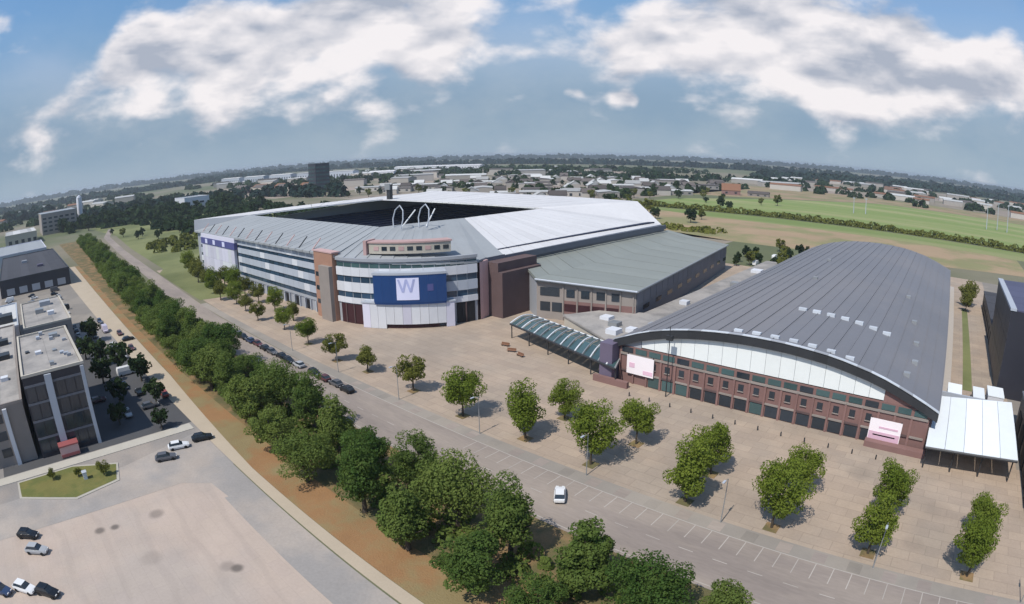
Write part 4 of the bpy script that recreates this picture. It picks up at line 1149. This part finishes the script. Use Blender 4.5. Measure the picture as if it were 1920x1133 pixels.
wood('tree_cover', spots(130, -430, 620, 980, 1900, 7, 15), 10, 4, 50, 23, 'hedges and trees in the built up band beyond the green field', 'leafd')
wood('tree_cover', spots(90, -720, -480, 150, 330, 5, 9), 9, 2.6, 60, 24, 'trees and bushes on the far side of the meadow', 'leafd')
wood('tree_cover', spots(60, -470, -318, 102, 200, 2.5, 4.5), 4.5, 1.3, 60, 25, 'olive scrub beside the stadium end', 'leafo')
wood('tree_cover', spots(120, -860, -720, 70, 330, 6, 9), 14, 3, 60, 21, 'dark wood beyond the meadow', 'leafd')
wood('tree_cover', spots(120, -2400, -900, -300, 420, 10, 18), 13, 5, 44, 22, 'woods between the buildings at the far left', 'leafd')
# low scrub
und = [(x, 46.5 + (max(0, -x - 150) * .055) + rt.uniform(-3.6, 3.6), q, q) for x, q in ((rt.uniform(-420, -6), rt.uniform(.9, 1.9)) for _ in range(420))]
wood('undergrowth', und, 2.1, .34, 60, 26, 'shrubs and undergrowth between the trunks of the dense roadside row', 'leaf')
wood('scrub', band(-290, 360, -150, 372, 14, 6, 16) + band(-345, 300, -300, 420, 20, 8, 17), 3.5, 1.2, 40, 18, 'scrub around the bare field', 'leafo')

# ------------------------------------------------------------------ cars


def car_parts(L=4.4, W=1.78, H=1.45, van=False):
    w = W / 2
    if van: sec = [(-L / 2, .75, .55, 1.75), (-L / 2 + .25, .97, .35, H), (L / 2 - 1.3, .97, .35, H), (L / 2 - .6, .95, .35, 1.15), (L / 2, .82, .4, .9)]
    else: sec = [(-L / 2, .80, .45, .85), (-L / 2 + .2, .96, .28, .92), (-L / 2 + 1.0, 1.0, .24, .95), (L / 2 - 1.3, 1.0, .24, .92), (L / 2 - .35, .94, .28, .76), (L / 2, .78, .42, .62)]
    mb = MB()
    n = 0
    for x, f, zb, zt in sec:
        mb.v += [(x, -w * f * .92, zb), (x, -w * f, (zb + zt) / 2), (x, -w * f * .9, zt), (x, w * f * .9, zt), (x, w * f, (zb + zt) / 2), (x, w * f * .92, zb)]
    for i in range(len(sec) - 1):
        for k in range(6):
            mb.f.append((i * 6 + k, (i + 1) * 6 + k, (i + 1) * 6 + (k + 1) % 6, i * 6 + (k + 1) % 6)); mb.m.append(0)
    mb.f += [tuple(range(6)), tuple((len(sec) - 1) * 6 + k for k in (5, 4, 3, 2, 1, 0))]; mb.m += [0, 0]
    body = mb.mesh('body', CAR['black'])
    gb = MB()
    if van:
        gb.prism([(L / 2 - 1.28, -w * .8), (L / 2 - .66, -w * .8), (L / 2 - .66, w * .8), (L / 2 - 1.28, w * .8)], [H - .5, 1.16, 1.16, H - .5], [H - .04, 1.2, 1.2, H - .04])
        rf = MB().box(-L / 2 + .4, L / 2 - 1.5, -w * .8, w * .8, H, H + .05)
    else:
        x0, x1, y = -L / 2 + .25, L / 2 - 1.25, w * .86
        base = [(x0, -y, .9), (x1, -y, .88), (x1, y, .88), (x0, y, .9)]
        top = [(x0 + .5, -y * .82, H - .06), (x1 - .75, -y * .82, H - .06), (x1 - .75, y * .82, H - .06), (x0 + .5, y * .82, H - .06)]
        gb.face(top)
        for i in range(4): gb.face([base[i], base[(i + 1) % 4], top[(i + 1) % 4], top[i]])
        rf = MB().box(x0 + .48, x1 - .72, -y * .84, y * .84, H - .05, H)
    glass = gb.mesh('window', M['glass']); roof = rf.mesh('roof', CAR['black'])
    wm = MB(); wm.tube([(0, -.11, 0), (0, .11, 0)], .32, 12); wheel = wm.mesh('wheel', M['tyre'])
    hl = MB().box(-.06, .06, -.2, .2, -.08, .08).mesh('headlight', M['lamp'])
    return dict(body=body, glass=glass, roof=roof, wheel=wheel, hl=hl, L=L, w=w, van=van)


CARP, VANP = car_parts(), car_parts(5.6, 2.0, 2.35, True)


def car(x, y, rz, paint, label, group=None, van=False, z=.03):
    K = VANP if van else CARP
    o = thing('parked_van' if van else 'parked_car', label, 'van' if van else 'car', (x, y, z), group, rz)
    child('body', K['body'], o, material=CAR[paint]); child('window', K['glass'], o); child('roof', K['roof'], o, material=CAR[paint])
    for sx in (-1, 1):
        for sy in (-1, 1):
            child('wheel', K['wheel'], o, (sx * K['L'] * .31, sy * (K['w'] - .1), .32))
    for sy in (-1, 1): child('headlight', K['hl'], o, (K['L'] / 2 - .06, sy * K['w'] * .5, .66 if not van else .8))
    return o


rg = random.Random(4)
cols = ['black', 'grey', 'black', 'blue', 'maroon', 'black', 'grey', 'black', 'black', 'silver', 'black', 'maroon', 'grey', 'black']
desc = dict(black='black', grey='dark grey', blue='dark blue', maroon='dark maroon', silver='silver', white='white', red='red', lilac='lilac')
xx = -176
order = 0
for i, c in enumerate(cols):
    if i in (10,): xx += 3
    lab = {'blue': 'dark blue car in the line parked along the road before the stadium', 'silver': 'silver car in the line parked along the road before the stadium'}.get(c, desc[c] + ' car in the line parked along the road before the stadium')
    car(xx, 65.4 + rg.uniform(-.2, .2), rg.choice((0, math.pi)), c, lab, 'cars parked along the road before the stadium', z=z3 + .03)
    xx += 5.0
car(-107.4, 29.6, 1.35, 'black', 'black car stopped at the junction beside the dry verge', z=.06)
car(-107.0, 24.2, 1.35, 'white', 'white car waiting behind the black car at the junction', z=.06)
car(-103.9, 20.4, 1.3, 'grey', 'dark grey car third behind the black car at the junction', z=.06)
car(-92.0, -10.6, 1.0, 'black', 'black car in the left corner of the concrete yard', z=.03)
car(-86.6, -9.6, 1.0, 'silver', 'silver car next to the black car in the concrete yard', z=.03)
car(-79.0, -17.4, .8, 'blue', 'dark blue car at the bottom left corner of the concrete yard', z=.03)
car(-77.6, -13.2, .8, 'white', 'white car beside the dark blue car at the bottom left corner', z=.03)
car(-75.0, -9.6, .8, 'black', 'black car beside the white car at the bottom left corner', z=.03)
car(-47.2, 62.6, 2.2, 'white', 'small white car alone on the road below the plaza', z=z3 + .03)
YC = [(-193, 27.5, 'white', 'white car in the office car park next to the dark trees', 0), (-160.6, 25.5, 'white', 'white van beside the dark tree in the office yard', 1), (-137, 30.2, 'red', 'red car on the sandy path near the office yard', 0),
      (-184, 32.5, 'maroon', 'maroon car on the sandy path past the white car', 0), (-215, 29, 'lilac', 'lilac van beside the maroon cars along the sandy path', 1), (-206, 33, 'maroon', 'maroon car parked beside the lilac van', 0),
      (-196, 34, 'black', 'black car between the maroon cars by the sandy path', 0), (-176, 27, 'silver', 'silver car in the office car park', 0), (-150, 22.5, 'blue', 'dark blue car in the shaded office yard', 0), (-143, 25, 'black', 'black car in the shaded office yard', 0),
      (-132, 25, 'grey', 'dark grey car in the shaded office yard', 0), (-131, 19, 'silver', 'silver car in the shaded office yard', 0), (-145, 14, 'maroon', 'maroon car beside the office block wall', 0)]
for x, y, c, lab, v in YC: car(x, y, rg.choice((0, 1.57, 3.14)), c, lab, 'vehicles in the office yard', bool(v), .07)
for i in range(30):
    r_, k_ = divmod(i, 10)
    c = ['black', 'grey', 'blue', 'black', 'maroon', 'grey', 'silver', 'black', 'white', 'black'][(i * 3 + r_) % 10]
    X, Y = -232 + k_ * 7.4 + rg.uniform(-.8, .8), 18.6 + r_ * 5.6 + rg.uniform(-.3, .3)
    if any((X - q[0]) ** 2 + ((Y - q[1]) * 1.3) ** 2 < 5.8 ** 2 for q in YC) or any((X - a) ** 2 + (Y - b_) ** 2 < 9 for a, b_ in ((-166, 25), (-176, 20), (-205, 22), (-186, 17))): continue
    car(X, Y, rg.choice((0, math.pi)), c, desc[c] + ' car in the crowded rows between the beige roofed block and the sandy path', 'cars in the crowded yard rows', z=.07)
for i in range(26):
    r_, k_ = divmod(i, 9)
    c = ['white', 'grey', 'silver', 'black', 'blue'][(i * 7) % 5]
    if k_ == 8 and r_ == 0 or k_ > 6 and r_ == 0: continue
    car(-330 + k_ * 9.6 + rg.uniform(-1, 1), -8 + r_ * 13 + rg.uniform(-1, 1), rg.choice((1.57, -1.57)), c, desc[c] + (' van' if i % 6 == 0 else ' car') + ' in the far yard before the black roofed warehouse', 'vehicles in the far yard', i % 6 == 0, .07)
for i, (x, y, c, v) in enumerate(((-92.0, 275, 'white', 1), (-88, 283, 'white', 0), (-95, 290, 'black', 0), (-84, 292, 'silver', 0), (-90, 300, 'white', 1), (-80, 305, 'grey', 0))):
    car(x, y, 1.6, c, ['white van nearest the end of the grey green hall', 'white car beside the van at the end of the grey green hall', 'black car behind the grey green hall', 'silver car behind the link block', 'white van farthest behind the grey green hall', 'dark grey car farthest behind the link block'][i], 'vehicles behind the halls', bool(v), .06)

# rose container and box truck in the office yard
ct = thing('skip_container', 'faded red and rose container standing before the dark glass office front', 'container', (-119.5, 2.4, 0))
box('body', -120.2, -117.9, .2, 4.6, .2, 2.4, M['rose'], ct); box('rim', -120.3, -117.8, .1, 4.7, 2.402, 2.7, M['redcontainer'], ct); box('end_panel', -117.88, -117.8, .3, 4.5, .3, .9, M['redcontainer'], ct)
for y in (.9, 3.9): box('skid', -120.1, -118, y - .1, y + .1, 0, .198, M['steeld'], ct)

# ------------------------------------------------------------------ lamp posts, mast, bollards
def lamp_post(x, y, rz, label, group, h=7.5):
    o = thing('street_lamp', label, 'street lamp', (x, y, 0), group, rz); o['_o'] = (0, 0, 0)
    MB().tube([(0, 0, 0), (0, 0, .9), (0, 0, h)], [.12, .09, .06], 8).build('pole', M['steelg'], o)
    MB().tube([(0, 0, h - .1), (.5, 0, h + .15), (1.3, 0, h + .22)], .045, 6).build('arm', M['steelg'], o)
    MB().box(1.1, 1.9, -.16, .16, h + .16, h + .30).build('lamp_head', M['palegrey'], o)
for i in range(8):
    x = 24 - i * 24
    lamp_post(x, 70.6, -1.57, 'thin grey street lamp on the plaza edge of the road', 'street lamps along the plaza', 7.5)
mst = thing('camera_mast', 'thin dark mast with a small box in front of the arched hall roof edge', 'mast', (-53.5, 107.6, 0)); mst['_o'] = (0, 0, 0)
MB().tube([(0, 0, 0), (0, 0, 15.5)], [.14, .09], 8).build('pole', M['steeld'], mst)
MB().box(-.7, .7, -.35, .35, 12.6, 13.6).build('camera_box', M['steeld'], mst)
for i in range(12):
    bo = MB(); bo.tube([(-60 + i * 4.9, 103.2, 0), (-60 + i * 4.9, 103.2, .85), (-60 + i * 4.9, 103.2, 1.0)], [.14, .14, .05], 8)
    tag(bo.build('bollard', M['steeld']), 'short dark bollard in the line before the brick hall', 'bollard', 'bollards before the brick hall')
for i, (x, y, r_) in enumerate(((-103.5, 112, .2), (-99, 109.5, .4), (-95, 108.2, -.2))):
    b = thing('bench', ['dark bench nearest the stadium end of the glass canopy', 'middle dark bench before the glass canopy', 'dark bench farthest from the stadium before the glass canopy'][i], 'bench', (x, y, 0), 'benches by the glass canopy', r_); b['_o'] = (0, 0, 0)
    MB().box(-1.2, 1.2, -.3, .3, .42, .52).build('seat', M['tile'], b)
    MB().box(-1.2, 1.2, .3, .38, .53, 1.0).build('backrest', M['tile'], b)
    for sx in (-.9, .9): MB().box(sx - .06, sx + .06, -.25, .25, 0, .418).build('leg', M['steeld'], b)

# ------------------------------------------------------------------ air
hz = MB().box(-15400, 15400, -15400, 15400, -1, 58).build('haze', [])
hz['kind'] = 'stuff'
hm = bpy.data.materials.new('haze'); hm.use_nodes = True
t = hm.node_tree; t.nodes.clear()
pv = t.nodes.new('ShaderNodeVolumePrincipled')
pv.inputs['Color'].default_value = (.80, .88, .97, 1)
pv.inputs['Density'].default_value = .00011
pv.inputs['Anisotropy'].default_value = .2
om = t.nodes.new('ShaderNodeOutputMaterial'); t.links.new(pv.outputs[0], om.inputs['Volume'])
hz.data.materials.clear(); hz.data.materials.append(hm)
for o in bpy.data.objects:
    if '_o' in o: del o['_o']
